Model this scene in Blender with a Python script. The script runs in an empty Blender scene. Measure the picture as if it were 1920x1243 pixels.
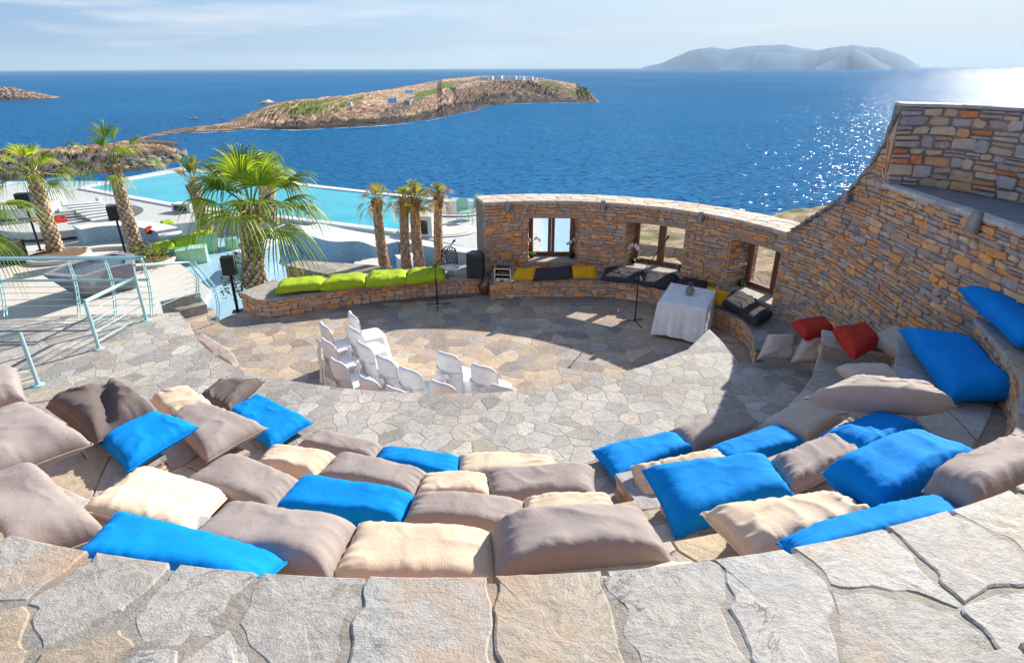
import bpy, bmesh, math, random
from mathutils import Vector, Matrix, noise
from mathutils.geometry import tessellate_polygon
random.seed(7)
R_ = math.radians
scn = bpy.context.scene
col = scn.collection
# ------------------------------------------------------------------ camera
EYE = 4.97            # height of the lens above the stage floor
F = 1130.0            # focal length in photo pixels (photo 1920 wide)
PITCH = math.atan((621.5 - 128) / F)
ROLL = R_(0.18)
cam_d = bpy.data.cameras.new('camera'); cam = bpy.data.objects.new('camera', cam_d); col.objects.link(cam)
cam_d.sensor_width = 36; cam_d.lens = 36 * F / 1920
cam_d.clip_start = 0.05; cam_d.clip_end = 120000
cam.matrix_world = Matrix.Translation((0, 0, EYE)) @ Matrix.Rotation(math.pi/2 - PITCH, 4, 'X') @ Matrix.Rotation(-ROLL, 4, 'Z')
scn.camera = cam
# ------------------------------------------------------------------ sky and sun
SUN_AZ, SUN_EL = R_(43.5), R_(30)
w = bpy.data.worlds.new('World'); scn.world = w; w.use_nodes = True
nt = w.node_tree; N = nt.nodes; L = nt.links; N.clear()
wo = N.new('ShaderNodeOutputWorld'); bg = N.new('ShaderNodeBackground'); sky = N.new('ShaderNodeTexSky')
sky.sky_type = 'NISHITA'; sky.sun_disc = False; sky.sun_elevation = SUN_EL; sky.sun_rotation = SUN_AZ
sky.air_density = 1.0; sky.dust_density = 0.1; sky.ozone_density = 2.5; sky.altitude = 10
bg.inputs[1].default_value = 0.088
tc = N.new('ShaderNodeTexCoord'); mp = N.new('ShaderNodeMapping'); mp.inputs['Scale'].default_value = (1.2, 1.2, 14)
mp.inputs['Rotation'].default_value = (0.05, 0.10, 0.3)
nz = N.new('ShaderNodeTexNoise'); nz.inputs['Scale'].default_value = 2.2; nz.inputs['Detail'].default_value = 7; nz.inputs['Roughness'].default_value = 0.6
cr = N.new('ShaderNodeValToRGB'); cr.color_ramp.elements[0].position = 0.49; cr.color_ramp.elements[1].position = 0.68
cr.color_ramp.elements[0].color = (0, 0, 0, 1); cr.color_ramp.elements[1].color = (.85, .85, .85, 1)
mx = N.new('ShaderNodeMix'); mx.data_type = 'RGBA'; mx.inputs[7].default_value = (5.6, 6.0, 6.6, 1)
L.new(tc.outputs['Generated'], mp.inputs[0]); L.new(mp.outputs[0], nz.inputs[0]); L.new(nz.outputs['Fac'], cr.inputs[0])
L.new(cr.outputs[0], mx.inputs[0]); 
sp = N.new('ShaderNodeSeparateXYZ'); L.new(tc.outputs['Generated'], sp.inputs[0])
# pale sea haze low over the horizon, whiter towards the sun
hz = N.new('ShaderNodeMapRange'); hz.inputs[1].default_value = 0.0; hz.inputs[2].default_value = 0.30; hz.inputs[3].default_value = .97; hz.inputs[4].default_value = .12; hz.interpolation_type = 'SMOOTHSTEP'; L.new(sp.outputs[2], hz.inputs[0])
sv = N.new('ShaderNodeVectorMath'); sv.operation = 'DOT_PRODUCT'; sv.inputs[1].default_value = (math.sin(SUN_AZ), math.cos(SUN_AZ), 0.25); L.new(tc.outputs['Generated'], sv.inputs[0])
hc = N.new('ShaderNodeValToRGB'); hc.color_ramp.elements[0].position = .05; hc.color_ramp.elements[0].color = (1.9, 3.0, 4.6, 1); hc.color_ramp.elements[1].position = .98; hc.color_ramp.elements[1].color = (4.5, 4.9, 5.4, 1); L.new(sv.outputs['Value'], hc.inputs[0])
e3 = hc.color_ramp.elements.new(.6); e3.color = (3.2, 4.1, 5.1, 1)
h2 = N.new('ShaderNodeValToRGB'); h2.color_ramp.elements[0].position = .05; h2.color_ramp.elements[0].color = (.8, 2.1, 5.0, 1); h2.color_ramp.elements[1].position = .95; h2.color_ramp.elements[1].color = (4.6, 5.2, 6.0, 1); L.new(sv.outputs['Value'], h2.inputs[0])
e4 = h2.color_ramp.elements.new(.6); e4.color = (2.8, 4.4, 6.6, 1)
zr = N.new('ShaderNodeMapRange'); zr.inputs[1].default_value = 0.0; zr.inputs[2].default_value = 0.12; L.new(sp.outputs[2], zr.inputs[0])
hm = N.new('ShaderNodeMix'); hm.data_type = 'RGBA'; L.new(zr.outputs[0], hm.inputs[0]); L.new(hc.outputs[0], hm.inputs[6]); L.new(h2.outputs[0], hm.inputs[7])
mh = N.new('ShaderNodeMix'); mh.data_type = 'RGBA'; L.new(hz.outputs[0], mh.inputs[0]); L.new(sky.outputs[0], mh.inputs[6]); L.new(hm.outputs[2], mh.inputs[7])
L.new(mh.outputs[2], mx.inputs[6]); L.new(mx.outputs[2], bg.inputs[0]); L.new(bg.outputs[0], wo.inputs[0])
sd = bpy.data.lights.new('sun', 'SUN'); sd.energy = 5.0; sd.angle = R_(0.5); sd.color = (1.0, 0.93, 0.82)
sun = bpy.data.objects.new('sun', sd); col.objects.link(sun)
sdir = Vector((math.sin(SUN_AZ)*math.cos(SUN_EL), math.cos(SUN_AZ)*math.cos(SUN_EL), math.sin(SUN_EL)))
sun.rotation_euler = sdir.to_track_quat('Z', 'Y').to_euler(); sun.location = (30, 20, 40)
scn.view_settings.view_transform = 'Standard'; scn.view_settings.look = 'None'
scn.view_settings.exposure = 0.76; scn.view_settings.gamma = 1.0
scn.cycles.max_bounces = 6; scn.cycles.volume_bounces = 0
# ------------------------------------------------------------------ helpers
def ray(x, y):
    u = (x - 960) / F; v = -(y - 621.5) / F
    c, s = math.cos(ROLL), math.sin(ROLL)
    u, v = u*c + v*s, v*c - u*s
    return Vector((u, math.cos(PITCH) + v*math.sin(PITCH), -math.sin(PITCH) + v*math.cos(PITCH)))
def G(x, y, z=0.0):
    """point of the place seen at photo pixel (x, y) that lies at height z"""
    d = ray(x, y); t = (z - EYE) / d.z
    return Vector((d.x*t, d.y*t, z))
def GD(x, y, D):
    """point seen at a pixel at horizontal forward distance D"""
    d = ray(x, y); t = D / d.y
    return Vector((d.x*t, D, EYE + d.z*t))
def tag(o, label=None, cat=None, group=None, kind=None):
    if label: o['label'] = label
    if cat: o['category'] = cat
    if group: o['group'] = group
    if kind: o['kind'] = kind
    return o
def empty(name, loc, label, cat, group=None, rz=0):
    o = bpy.data.objects.new(name, None); col.objects.link(o); o.location = loc; o.rotation_euler = (0, 0, rz)
    o.empty_display_size = 0.1
    return tag(o, label, cat, group)
class MB:
    """collects geometry of ONE mesh"""
    def __init__(s): s.v = []; s.f = []; s.c = []; s.uv = None; s.mi = []
    def add(s, vs, fs, c=(.5, .5, .5), mi=0):
        b = len(s.v)
        s.v += [tuple(p) for p in vs]; s.f += [tuple(i + b for i in f) for f in fs]; s.c += [c]*len(vs); s.mi += [mi]*len(fs)
        return b
    def box(s, a, b, c=(.5, .5, .5), mi=0):
        x0, y0, z0 = a; x1, y1, z1 = b
        s.add([(x0,y0,z0),(x1,y0,z0),(x1,y1,z0),(x0,y1,z0),(x0,y0,z1),(x1,y0,z1),(x1,y1,z1),(x0,y1,z1)],
              [(0,3,2,1),(4,5,6,7),(0,1,5,4),(1,2,6,5),(2,3,7,6),(3,0,4,7)], c, mi)
    def prism(s, poly, z0, z1, c=(.5,.5,.5), mi=0, bottom=True):
        """poly: list of (x, y); counter-clockwise or not; closed solid"""
        ar = sum(poly[i][0]*poly[(i+1) % len(poly)][1] - poly[(i+1) % len(poly)][0]*poly[i][1] for i in range(len(poly)))
        if ar < 0: poly = poly[::-1]
        n = len(poly)
        tri = tessellate_polygon([[Vector((p[0], p[1], 0)) for p in poly]])
        vs = [(p[0], p[1], z0) for p in poly] + [(p[0], p[1], z1) for p in poly]
        fs = []
        for t in tri:
            a, b, d = t
            pa, pb, pd = poly[a], poly[b], poly[d]
            if (pb[0]-pa[0])*(pd[1]-pa[1]) - (pb[1]-pa[1])*(pd[0]-pa[0]) < 0: a, b, d = a, d, b
            fs.append((a+n, b+n, d+n))
            if bottom: fs.append((d, b, a))
        for i in range(n):
            j = (i+1) % n; fs.append((i, j, j+n, i+n))
        s.add(vs, fs, c, mi)
    def tube(s, pts, r, n=8, c=(.5,.5,.5), mi=0, cap=True):
        pts = [Vector(p) for p in pts]; rs = r if isinstance(r, (list, tuple)) else [r]*len(pts)
        rings = []; up = None
        for i, p in enumerate(pts):
            t = (pts[min(i+1, len(pts)-1)] - pts[max(i-1, 0)])
            if t.length < 1e-9: t = Vector((0,0,1))
            t.normalize()
            if up is None:
                up = Vector((0,0,1)) if abs(t.z) < .9 else Vector((1,0,0))
            a = t.cross(up)
            if a.length < 1e-6: a = t.cross(Vector((0,1,0)))
            a.normalize(); b = t.cross(a).normalized(); up = b if abs(t.dot(b)) < .5 else up
            up = -b
            rings.append([p + (a*math.cos(2*math.pi*k/n) + b*math.sin(2*math.pi*k/n))*rs[i] for k in range(n)])
        vs = [q for rg in rings for q in rg]; fs = []
        for i in range(len(pts)-1):
            for k in range(n):
                k2 = (k+1) % n; fs.append((i*n+k, i*n+k2, (i+1)*n+k2, (i+1)*n+k))
        if cap:
            fs.append(tuple(range(n))); fs.append(tuple((len(pts)-1)*n + k for k in reversed(range(n))))
        s.add(vs, fs, c, mi)
    def lathe(s, prof, n=20, o=(0,0,0), c=(.5,.5,.5), mi=0, sx=1, sy=1):
        o = Vector(o); vs = []; fs = []
        for r, z in prof:
            for k in range(n):
                a = 2*math.pi*k/n; vs.append(o + Vector((r*math.cos(a)*sx, r*math.sin(a)*sy, z)))
        for i in range(len(prof)-1):
            for k in range(n):
                k2 = (k+1) % n; fs.append((i*n+k, i*n+k2, (i+1)*n+k2, (i+1)*n+k))
        s.add(vs, fs, c, mi)
    def build(s, name, mat, parent=None, smooth=False, bevel=0, loc=None):
        me = bpy.data.meshes.new(name); me.from_pydata(s.v, [], s.f)
        for m in (mat if isinstance(mat, (list, tuple)) else [mat]): me.materials.append(m)
        if any(s.mi): me.polygons.foreach_set('material_index', s.mi)
        ca = me.color_attributes.new('Col', 'FLOAT_COLOR', 'POINT')
        flat = []
        for c in s.c: flat += [c[0], c[1], c[2], 1.0]
        ca.data.foreach_set('color', flat)
        if s.uv:
            ul = me.uv_layers.new(name='UVMap'); uf = []
            for l in me.loops: uf += s.uv[l.vertex_index]
            ul.data.foreach_set('uv', uf)
        if smooth: me.polygons.foreach_set('use_smooth', [True]*len(me.polygons))
        me.update()
        o = bpy.data.objects.new(name, me); col.objects.link(o)
        if loc is not None:
            me.transform(Matrix.Translation(-Vector(loc))); o.location = loc
        if parent is not None: o.parent = parent; 
        if bevel:
            b = o.modifiers.new('bevel', 'BEVEL'); b.width = bevel; b.segments = 2; b.limit_method = 'ANGLE'
        return o
def catmull(pts, n=8):
    P = [Vector(p) for p in pts]; P = [P[0]*2 - P[1]] + P + [P[-1]*2 - P[-2]]; out = []
    for i in range(1, len(P)-2):
        for k in range(n):
            t = k/n; a, b, c, d = P[i-1], P[i], P[i+1], P[i+2]
            out.append(0.5*((2*b) + (c-a)*t + (2*a-5*b+4*c-d)*t*t + (3*b-a-3*c+d)*t**3))
    out.append(P[-2]); return out
# ------------------------------------------------------------------ materials
def mat(name): 
    m = bpy.data.materials.new(name); m.use_nodes = True
    return m, m.node_tree.nodes, m.node_tree.links, m.node_tree.nodes['Principled BSDF']
def rgb(c): return (c[0], c[1], c[2], 1)
def noise_node(N, L, scale, detail=4, rough=.55, vec=None, dist=0):
    n = N.new('ShaderNodeTexNoise'); n.inputs['Scale'].default_value = scale; n.inputs['Detail'].default_value = detail
    n.inputs['Roughness'].default_value = rough; n.inputs['Distortion'].default_value = dist
    if vec is not None: L.new(vec, n.inputs['Vector'])
    return n
def ramp(N, L, src, stops):
    r = N.new('ShaderNodeValToRGB'); e = r.color_ramp.elements
    while len(e) < len(stops): e.new(.5)
    for el, (p, c) in zip(e, stops): el.position = p; el.color = rgb(c) if not isinstance(c, (int, float)) else (c, c, c, 1)
    L.new(src, r.inputs[0]); return r
def mixc(N, L, f, a, b, mode='MIX'):
    m = N.new('ShaderNodeMix'); m.data_type = 'RGBA'; m.blend_type = mode
    for s, i in ((f, 0), (a, 6), (b, 7)):
        if isinstance(s, (int, float)): m.inputs[i].default_value = s if i == 0 else (s, s, s, 1)
        elif isinstance(s, tuple): m.inputs[i].default_value = rgb(s)
        else: L.new(s, m.inputs[i])
    return m.outputs[2]
def bump(N, L, h, strength, dist, bs, prev=None):
    b = N.new('ShaderNodeBump'); b.inputs['Strength'].default_value = strength; b.inputs['Distance'].default_value = dist
    L.new(h, b.inputs['Height'])
    if prev is not None: L.new(prev.outputs[0], b.inputs['Normal'])
    if bs is not None: L.new(b.outputs[0], bs.inputs['Normal'])
    return b
def simple(name, c, rough=.6, metal=0, var=.12, bmp=0, bscale=40, coat=0):
    m, N, L, B = mat(name); t = N.new('ShaderNodeTexCoord')
    n = noise_node(N, L, 6, 5, .6, t.outputs['Object'])
    r = ramp(N, L, n.outputs['Fac'], [(.3, tuple(x*(1-var) for x in c)), (.7, tuple(min(1, x*(1+var)) for x in c))])
    L.new(r.outputs[0], B.inputs['Base Color']); B.inputs['Roughness'].default_value = rough; B.inputs['Metallic'].default_value = metal
    B.inputs['Coat Weight'].default_value = coat
    if bmp:
        n2 = noise_node(N, L, bscale, 4, .6, t.outputs['Object']); bump(N, L, n2.outputs['Fac'], bmp, .01, B)
    return m
def stonework(name, streak=0.0, bstr=.5, sc=1.0, sparkle=.0):
    """stone whose own colour comes from the mesh (each stone its own), with mineral mottling"""
    m, N, L, B = mat(name); t = N.new('ShaderNodeTexCoord'); at = N.new('ShaderNodeAttribute'); at.attribute_name = 'Col'
    n1 = noise_node(N, L, 9*sc, 8, .65, t.outputs['Object'], .6)
    r1 = ramp(N, L, n1.outputs['Fac'], [(.25, .70), (.5, 1.0), (.78, 1.25)])
    c = mixc(N, L, 1.0, at.outputs['Color'], r1.outputs[0], 'MULTIPLY')
    n2 = noise_node(N, L, 70*sc, 6, .75, t.outputs['Object'])
    r2 = ramp(N, L, n2.outputs['Fac'], [(.3, .78), (.7, 1.2)])
    c = mixc(N, L, .8, c, r2.outputs[0], 'MULTIPLY')
    n3 = noise_node(N, L, 3.3*sc, 5, .6, t.outputs['Object'], 1.2)
    r3 = ramp(N, L, n3.outputs['Fac'], [(.52, 0.0), (.72, .45)])
    c = mixc(N, L, r3.outputs[0], c, (.58, .30, .13))
    n5 = noise_node(N, L, 13*sc, 6, .7, t.outputs['Object'], 1.0); c = mixc(N, L, ramp(N, L, n5.outputs['Fac'], [(.60, 0.0), (.70, .55)]).outputs[0], c, (.62, .56, .52))
    c = mixc(N, L, ramp(N, L, n5.outputs['Fac'], [(.28, .5), (.36, 0.0)]).outputs[0], c, (.20, .16, .15))
    L.new(c, B.inputs['Base Color']); B.inputs['Roughness'].default_value = .78; B.inputs['Specular IOR Level'].default_value = .35
    b1 = bump(N, L, n1.outputs['Fac'], bstr, .03/sc, None)
    bump(N, L, n2.outputs['Fac'], bstr, .006/sc, B, b1)
    return m
def flagstone(name, scale, stones, mortar, joint=.03, seed=0.0, shift=(0,0,0)):
    """crazy paving: irregular slabs set in mortar"""
    m, N, L, B = mat(name); t = N.new('ShaderNodeTexCoord')
    mp = N.new('ShaderNodeMapping'); mp.inputs['Location'].default_value = shift; L.new(t.outputs['Object'], mp.inputs[0])
    w1 = noise_node(N, L, scale*.55, 4, .6, mp.outputs[0])
    sub = N.new('ShaderNodeVectorMath'); sub.operation = 'SUBTRACT'; sub.inputs[1].default_value = (.5, .5, .5); L.new(w1.outputs['Color'], sub.inputs[0])
    sca = N.new('ShaderNodeVectorMath'); sca.operation = 'SCALE'; sca.inputs['Scale'].default_value = .75/scale; L.new(sub.outputs[0], sca.inputs[0])
    w2 = noise_node(N, L, scale*7, 3, .6, mp.outputs[0])
    sub2 = N.new('ShaderNodeVectorMath'); sub2.operation = 'SUBTRACT'; sub2.inputs[1].default_value = (.5, .5, .5); L.new(w2.outputs['Color'], sub2.inputs[0])
    sca2 = N.new('ShaderNodeVectorMath'); sca2.operation = 'SCALE'; sca2.inputs['Scale'].default_value = .07/scale; L.new(sub2.outputs[0], sca2.inputs[0])
    add = N.new('ShaderNodeVectorMath'); L.new(mp.outputs[0], add.inputs[0]); L.new(sca.outputs[0], add.inputs[1])
    add2 = N.new('ShaderNodeVectorMath'); L.new(add.outputs[0], add2.inputs[0]); L.new(sca2.outputs[0], add2.inputs[1])
    v1 = N.new('ShaderNodeTexVoronoi'); v1.voronoi_dimensions = '2D'; v1.feature = 'F1'; v1.inputs['Scale'].default_value = scale
    v2 = N.new('ShaderNodeTexVoronoi'); v2.voronoi_dimensions = '2D'; v2.feature = 'DISTANCE_TO_EDGE'; v2.inputs['Scale'].default_value = scale
    for v in (v1, v2): L.new(add2.outputs[0], v.inputs['Vector']); v.inputs['Randomness'].default_value = .95
    sep = N.new('ShaderNodeSeparateColor'); L.new(v1.outputs['Color'], sep.inputs[0])
    k = len(stones); r = ramp(N, L, sep.outputs[0], [(i/k, c) for i, c in enumerate(stones)]); r.color_ramp.interpolation = 'CONSTANT'
    rv = ramp(N, L, sep.outputs[1], [(0, .76), (1, 1.2)])
    c = mixc(N, L, 1.0, r.outputs[0], rv.outputs[0], 'MULTIPLY')
    # streaky cleavage, its direction turned a little by each slab
    n1 = noise_node(N, L, 7, 8, .68, mp.outputs[0], 1.5)
    r1 = ramp(N, L, n1.outputs['Fac'], [(.28, .66), (.5, 1), (.75, 1.3)])
    c = mixc(N, L, .9, c, r1.outputs[0], 'MULTIPLY')
    n2 = noise_node(N, L, 45, 5, .7, mp.outputs[0]); r2 = ramp(N, L, n2.outputs['Fac'], [(.3, .82), (.7, 1.17)])
    c = mixc(N, L, .8, c, r2.outputs[0], 'MULTIPLY')
    n3 = noise_node(N, L, .8, 4, .6, mp.outputs[0]); r3 = ramp(N, L, n3.outputs['Fac'], [(.35, .86), (.65, 1.1)])
    c = mixc(N, L, 1, c, r3.outputs[0], 'MULTIPLY')
    e = ramp(N, L, v2.outputs['Distance'], [(joint*.5, 0.0), (joint*1.3, 1.0)])
    mo = mixc(N, L, 1.0, mortar, r2.outputs[0], 'MULTIPLY')
    c = mixc(N, L, e.outputs[0], mo, c)
    L.new(c, B.inputs['Base Color']); B.inputs['Roughness'].default_value = .75; B.inputs['Specular IOR Level'].default_value = .35
    e2 = ramp(N, L, v2.outputs['Distance'], [(0, 0.0), (joint*1.8, 1.0)])
    hh = N.new('ShaderNodeMath'); hh.operation = 'MULTIPLY_ADD'; L.new(sep.outputs[2], hh.inputs[0]); hh.inputs[1].default_value = .5; L.new(e2.outputs[0], hh.inputs[2])
    b1 = bump(N, L, hh.outputs[0], .45, .014, None)
    b2 = bump(N, L, n1.outputs['Fac'], .5, .03, None, b1)
    bump(N, L, n2.outputs['Fac'], .4, .006, B, b2)
    return m
def slabstone():
    m, N, L, B = mat('rough_slab'); t = N.new('ShaderNodeTexCoord'); at = N.new('ShaderNodeAttribute'); at.attribute_name = 'Col'
    mp = N.new('ShaderNodeMapping'); mp.inputs['Rotation'].default_value = (0, 0, .5); mp.inputs['Scale'].default_value = (1, 1.5, 1); L.new(t.outputs['Object'], mp.inputs[0])
    a = noise_node(N, L, 4.5, 10, .72, mp.outputs[0], .5); b = noise_node(N, L, 34, 7, .78, t.outputs['Object']); c3 = noise_node(N, L, 1.9, 5, .6, t.outputs['Object'], .7)
    v = N.new('ShaderNodeTexVoronoi'); v.inputs['Scale'].default_value = 120; L.new(t.outputs['Object'], v.inputs[0])
    c = mixc(N, L, 1, at.outputs['Color'], ramp(N, L, a.outputs['Fac'], [(.28, .62), (.44, .95), (.51, 1.08), (.55, .80), (.62, 1.0), (.75, 1.25)]).outputs[0], 'MULTIPLY')
    c = mixc(N, L, 1, c, ramp(N, L, b.outputs['Fac'], [(.28, .78), (.5, 1), (.72, 1.17)]).outputs[0], 'MULTIPLY')
    c = mixc(N, L, ramp(N, L, c3.outputs['Fac'], [(.54, 0.0), (.70, .6)]).outputs[0], c, (.52, .32, .18))
    cz = noise_node(N, L, 1.7, 6, .62, mp.outputs[0], 1.1); ck = ramp(N, L, cz.outputs['Fac'], [(.488, 0.0), (.497, .75), (.503, .75), (.509, 0.0)]); gate = ramp(N, L, c3.outputs['Fac'], [(.44, 1.0), (.50, 0.0)])
    gm = N.new('ShaderNodeMath'); gm.operation = 'MULTIPLY'; L.new(ck.outputs[0], gm.inputs[0]); L.new(gate.outputs[0], gm.inputs[1])
    c = mixc(N, L, gm.outputs[0], c, (.13, .105, .09))
    c = mixc(N, L, ramp(N, L, c3.outputs['Fac'], [(.28, .5), (.42, 0.0)]).outputs[0], c, (.36, .36, .38))
    L.new(c, B.inputs['Base Color']); B.inputs['Roughness'].default_value = .62; B.inputs['Specular IOR Level'].default_value = .5
    b1 = bump(N, L, a.outputs['Fac'], .6, .035, None); b2 = bump(N, L, b.outputs['Fac'], .6, .010, None, b1); bump(N, L, v.outputs['Distance'], .35, .004, B, b2)
    return m
def fabric(name, c, stripe=None, rough=.85):
    m, N, L, B = mat(name); uv = N.new('ShaderNodeUVMap'); t = N.new('ShaderNodeTexCoord')
    n = noise_node(N, L, 5, 4, .6, t.outputs['Object']); r = ramp(N, L, n.outputs['Fac'], [(.3, .9), (.7, 1.08)])
    cc = mixc(N, L, 1.0, c, r.outputs[0], 'MULTIPLY')
    n4 = noise_node(N, L, 260, 2, .6, t.outputs['Object'])
    if stripe:
        wv = N.new('ShaderNodeTexWave'); wv.inputs['Scale'].default_value = 20; wv.bands_direction = 'X'; L.new(uv.outputs[0], wv.inputs['Vector'])
        rr = ramp(N, L, wv.outputs['Fac'], [(.25, 0.0), (.5, .45)])
        cc = mixc(N, L, rr.outputs[0], cc, stripe)
    L.new(cc, B.inputs['Base Color']); B.inputs['Roughness'].default_value = rough; B.inputs['Specular IOR Level'].default_value = .15
    n2 = noise_node(N, L, 11, 5, .6, t.outputs['Object'], .8)
    b1 = bump(N, L, n2.outputs['Fac'], .22, .03, None)
    bump(N, L, n4.outputs['Fac'], .25, .003, B, b1)
    return m
M = {}
M['stone'] = stonework('stone_masonry')
M['slab'] = slabstone()
M['ring'] = flagstone('flagstone_grey', 4.0, [(.395,.37,.335),(.43,.40,.36),(.36,.345,.325),(.42,.38,.33),(.46,.43,.39),(.37,.355,.335),(.44,.39,.33)], (.31,.275,.24), .022)
M['pit'] = flagstone('flagstone_warm', 2.9, [(.46,.36,.27),(.50,.40,.30),(.38,.31,.26),(.52,.40,.28),(.42,.36,.31),(.34,.30,.28),(.48,.36,.26)], (.36,.29,.23), .020, shift=(3.3,1.7,0))
M['blue'] = fabric('fabric_blue', (0.0, .25, .74)); M['taupe'] = fabric('fabric_taupe', (.36, .305, .285)); M['beige'] = fabric('fabric_beige', (.77, .61, .455), (.64, .49, .35))
M['sand'] = fabric('fabric_sand', (.56, .48, .41), (.52, .44, .37)); M['lime'] = fabric('fabric_lime', (.37, .50, .03)); M['dark'] = fabric('fabric_charcoal', (.055, .05, .058))
M['yellow'] = fabric('fabric_yellow', (.68, .36, .015)); M['red'] = fabric('fabric_red', (.46, .035, .02)); M['white'] = fabric('fabric_white', (.86, .86, .88)); M['chaircloth'] = fabric('chair_cloth', (.74, .735, .75)); M['brown'] = fabric('fabric_brown', (.17,.135,.125), (.10,.085,.08))
M['mint'] = simple('painted_metal_mint', (.42, .68, .68), .4, 0, .05); M['black'] = simple('black_plastic', (.018, .018, .02), .45); M['blackmetal'] = simple('black_metal', (.02,.02,.022), .35, .6)
M['wood'] = simple('red_brown_wood', (.17, .06, .035), .5, 0, .25, .4, 30); M['alu'] = simple('brushed_aluminium', (.55,.55,.56), .35, .8); M['lintel'] = simple('weathered_timber', (.33,.22,.13), .75, 0, .25, .5, 25)
M['concrete'] = simple('pale_concrete', (.62,.57,.52), .85, 0, .08, .3, 20); M['greyconcrete'] = simple('grey_render', (.22,.23,.26), .85, 0, .15, .4, 30)
M['whitewall'] = simple('white_render', (.66,.665,.66), .8, 0, .06); M['boot'] = simple('palm_bark', (.5,.5,.5), .9)
# more materials
def glassmat():
    m, N, L, B = mat('window_glass'); N.remove(B); out = N['Material Output']
    tr = N.new('ShaderNodeBsdfTransparent'); gl = N.new('ShaderNodeBsdfGlossy'); gl.inputs['Roughness'].default_value = .02
    fr = N.new('ShaderNodeFresnel'); fr.inputs[0].default_value = 1.45; mx = N.new('ShaderNodeMixShader')
    L.new(fr.outputs[0], mx.inputs[0]); L.new(tr.outputs[0], mx.inputs[1]); L.new(gl.outputs[0], mx.inputs[2]); L.new(mx.outputs[0], out.inputs[0]); return m
M['glass'] = glassmat()
M['bench'] = flagstone('bench_slabs', 2.6, [(.40,.35,.30),(.34,.31,.29),(.46,.38,.29),(.38,.35,.33)], (.30,.26,.22), .02, shift=(1.1,5.1,0))
def mosaic():
    m, N, L, B = mat('pool_mosaic'); t = N.new('ShaderNodeTexCoord')
    v = N.new('ShaderNodeTexVoronoi'); v.inputs['Scale'].default_value = 34; L.new(t.outputs['Object'], v.inputs[0]); s = N.new('ShaderNodeSeparateColor'); L.new(v.outputs['Color'], s.inputs[0])
    r = ramp(N, L, s.outputs[0], [(0, (.40,.56,.66)), (.45, (.26,.47,.64)), (.72, (.34,.52,.65)), (.90, (.13,.34,.54))]); r.color_ramp.interpolation = 'CONSTANT'
    L.new(r.outputs[0], B.inputs['Base Color']); B.inputs['Roughness'].default_value = .45; return m
M['mosaic'] = mosaic()
M['deck'] = simple('pale_deck', (.52,.525,.51), .8, 0, .14, .25, 12)
def poolm():
    m, N, L, B = mat('pool_water'); t = N.new('ShaderNodeTexCoord'); n = noise_node(N, L, .35, 4, .6, t.outputs['Object'], .8)
    r = ramp(N, L, n.outputs['Fac'], [(.35, (.01,.38,.48)), (.65, (.03,.50,.58))]); L.new(r.outputs[0], B.inputs['Base Color']); B.inputs['Roughness'].default_value = .06; B.inputs['IOR'].default_value = 1.33
    n2 = noise_node(N, L, 2.2, 4, .6, t.outputs['Object']); bump(N, L, n2.outputs['Fac'], .25, .05, B); return m
M['pool'] = poolm()
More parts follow.
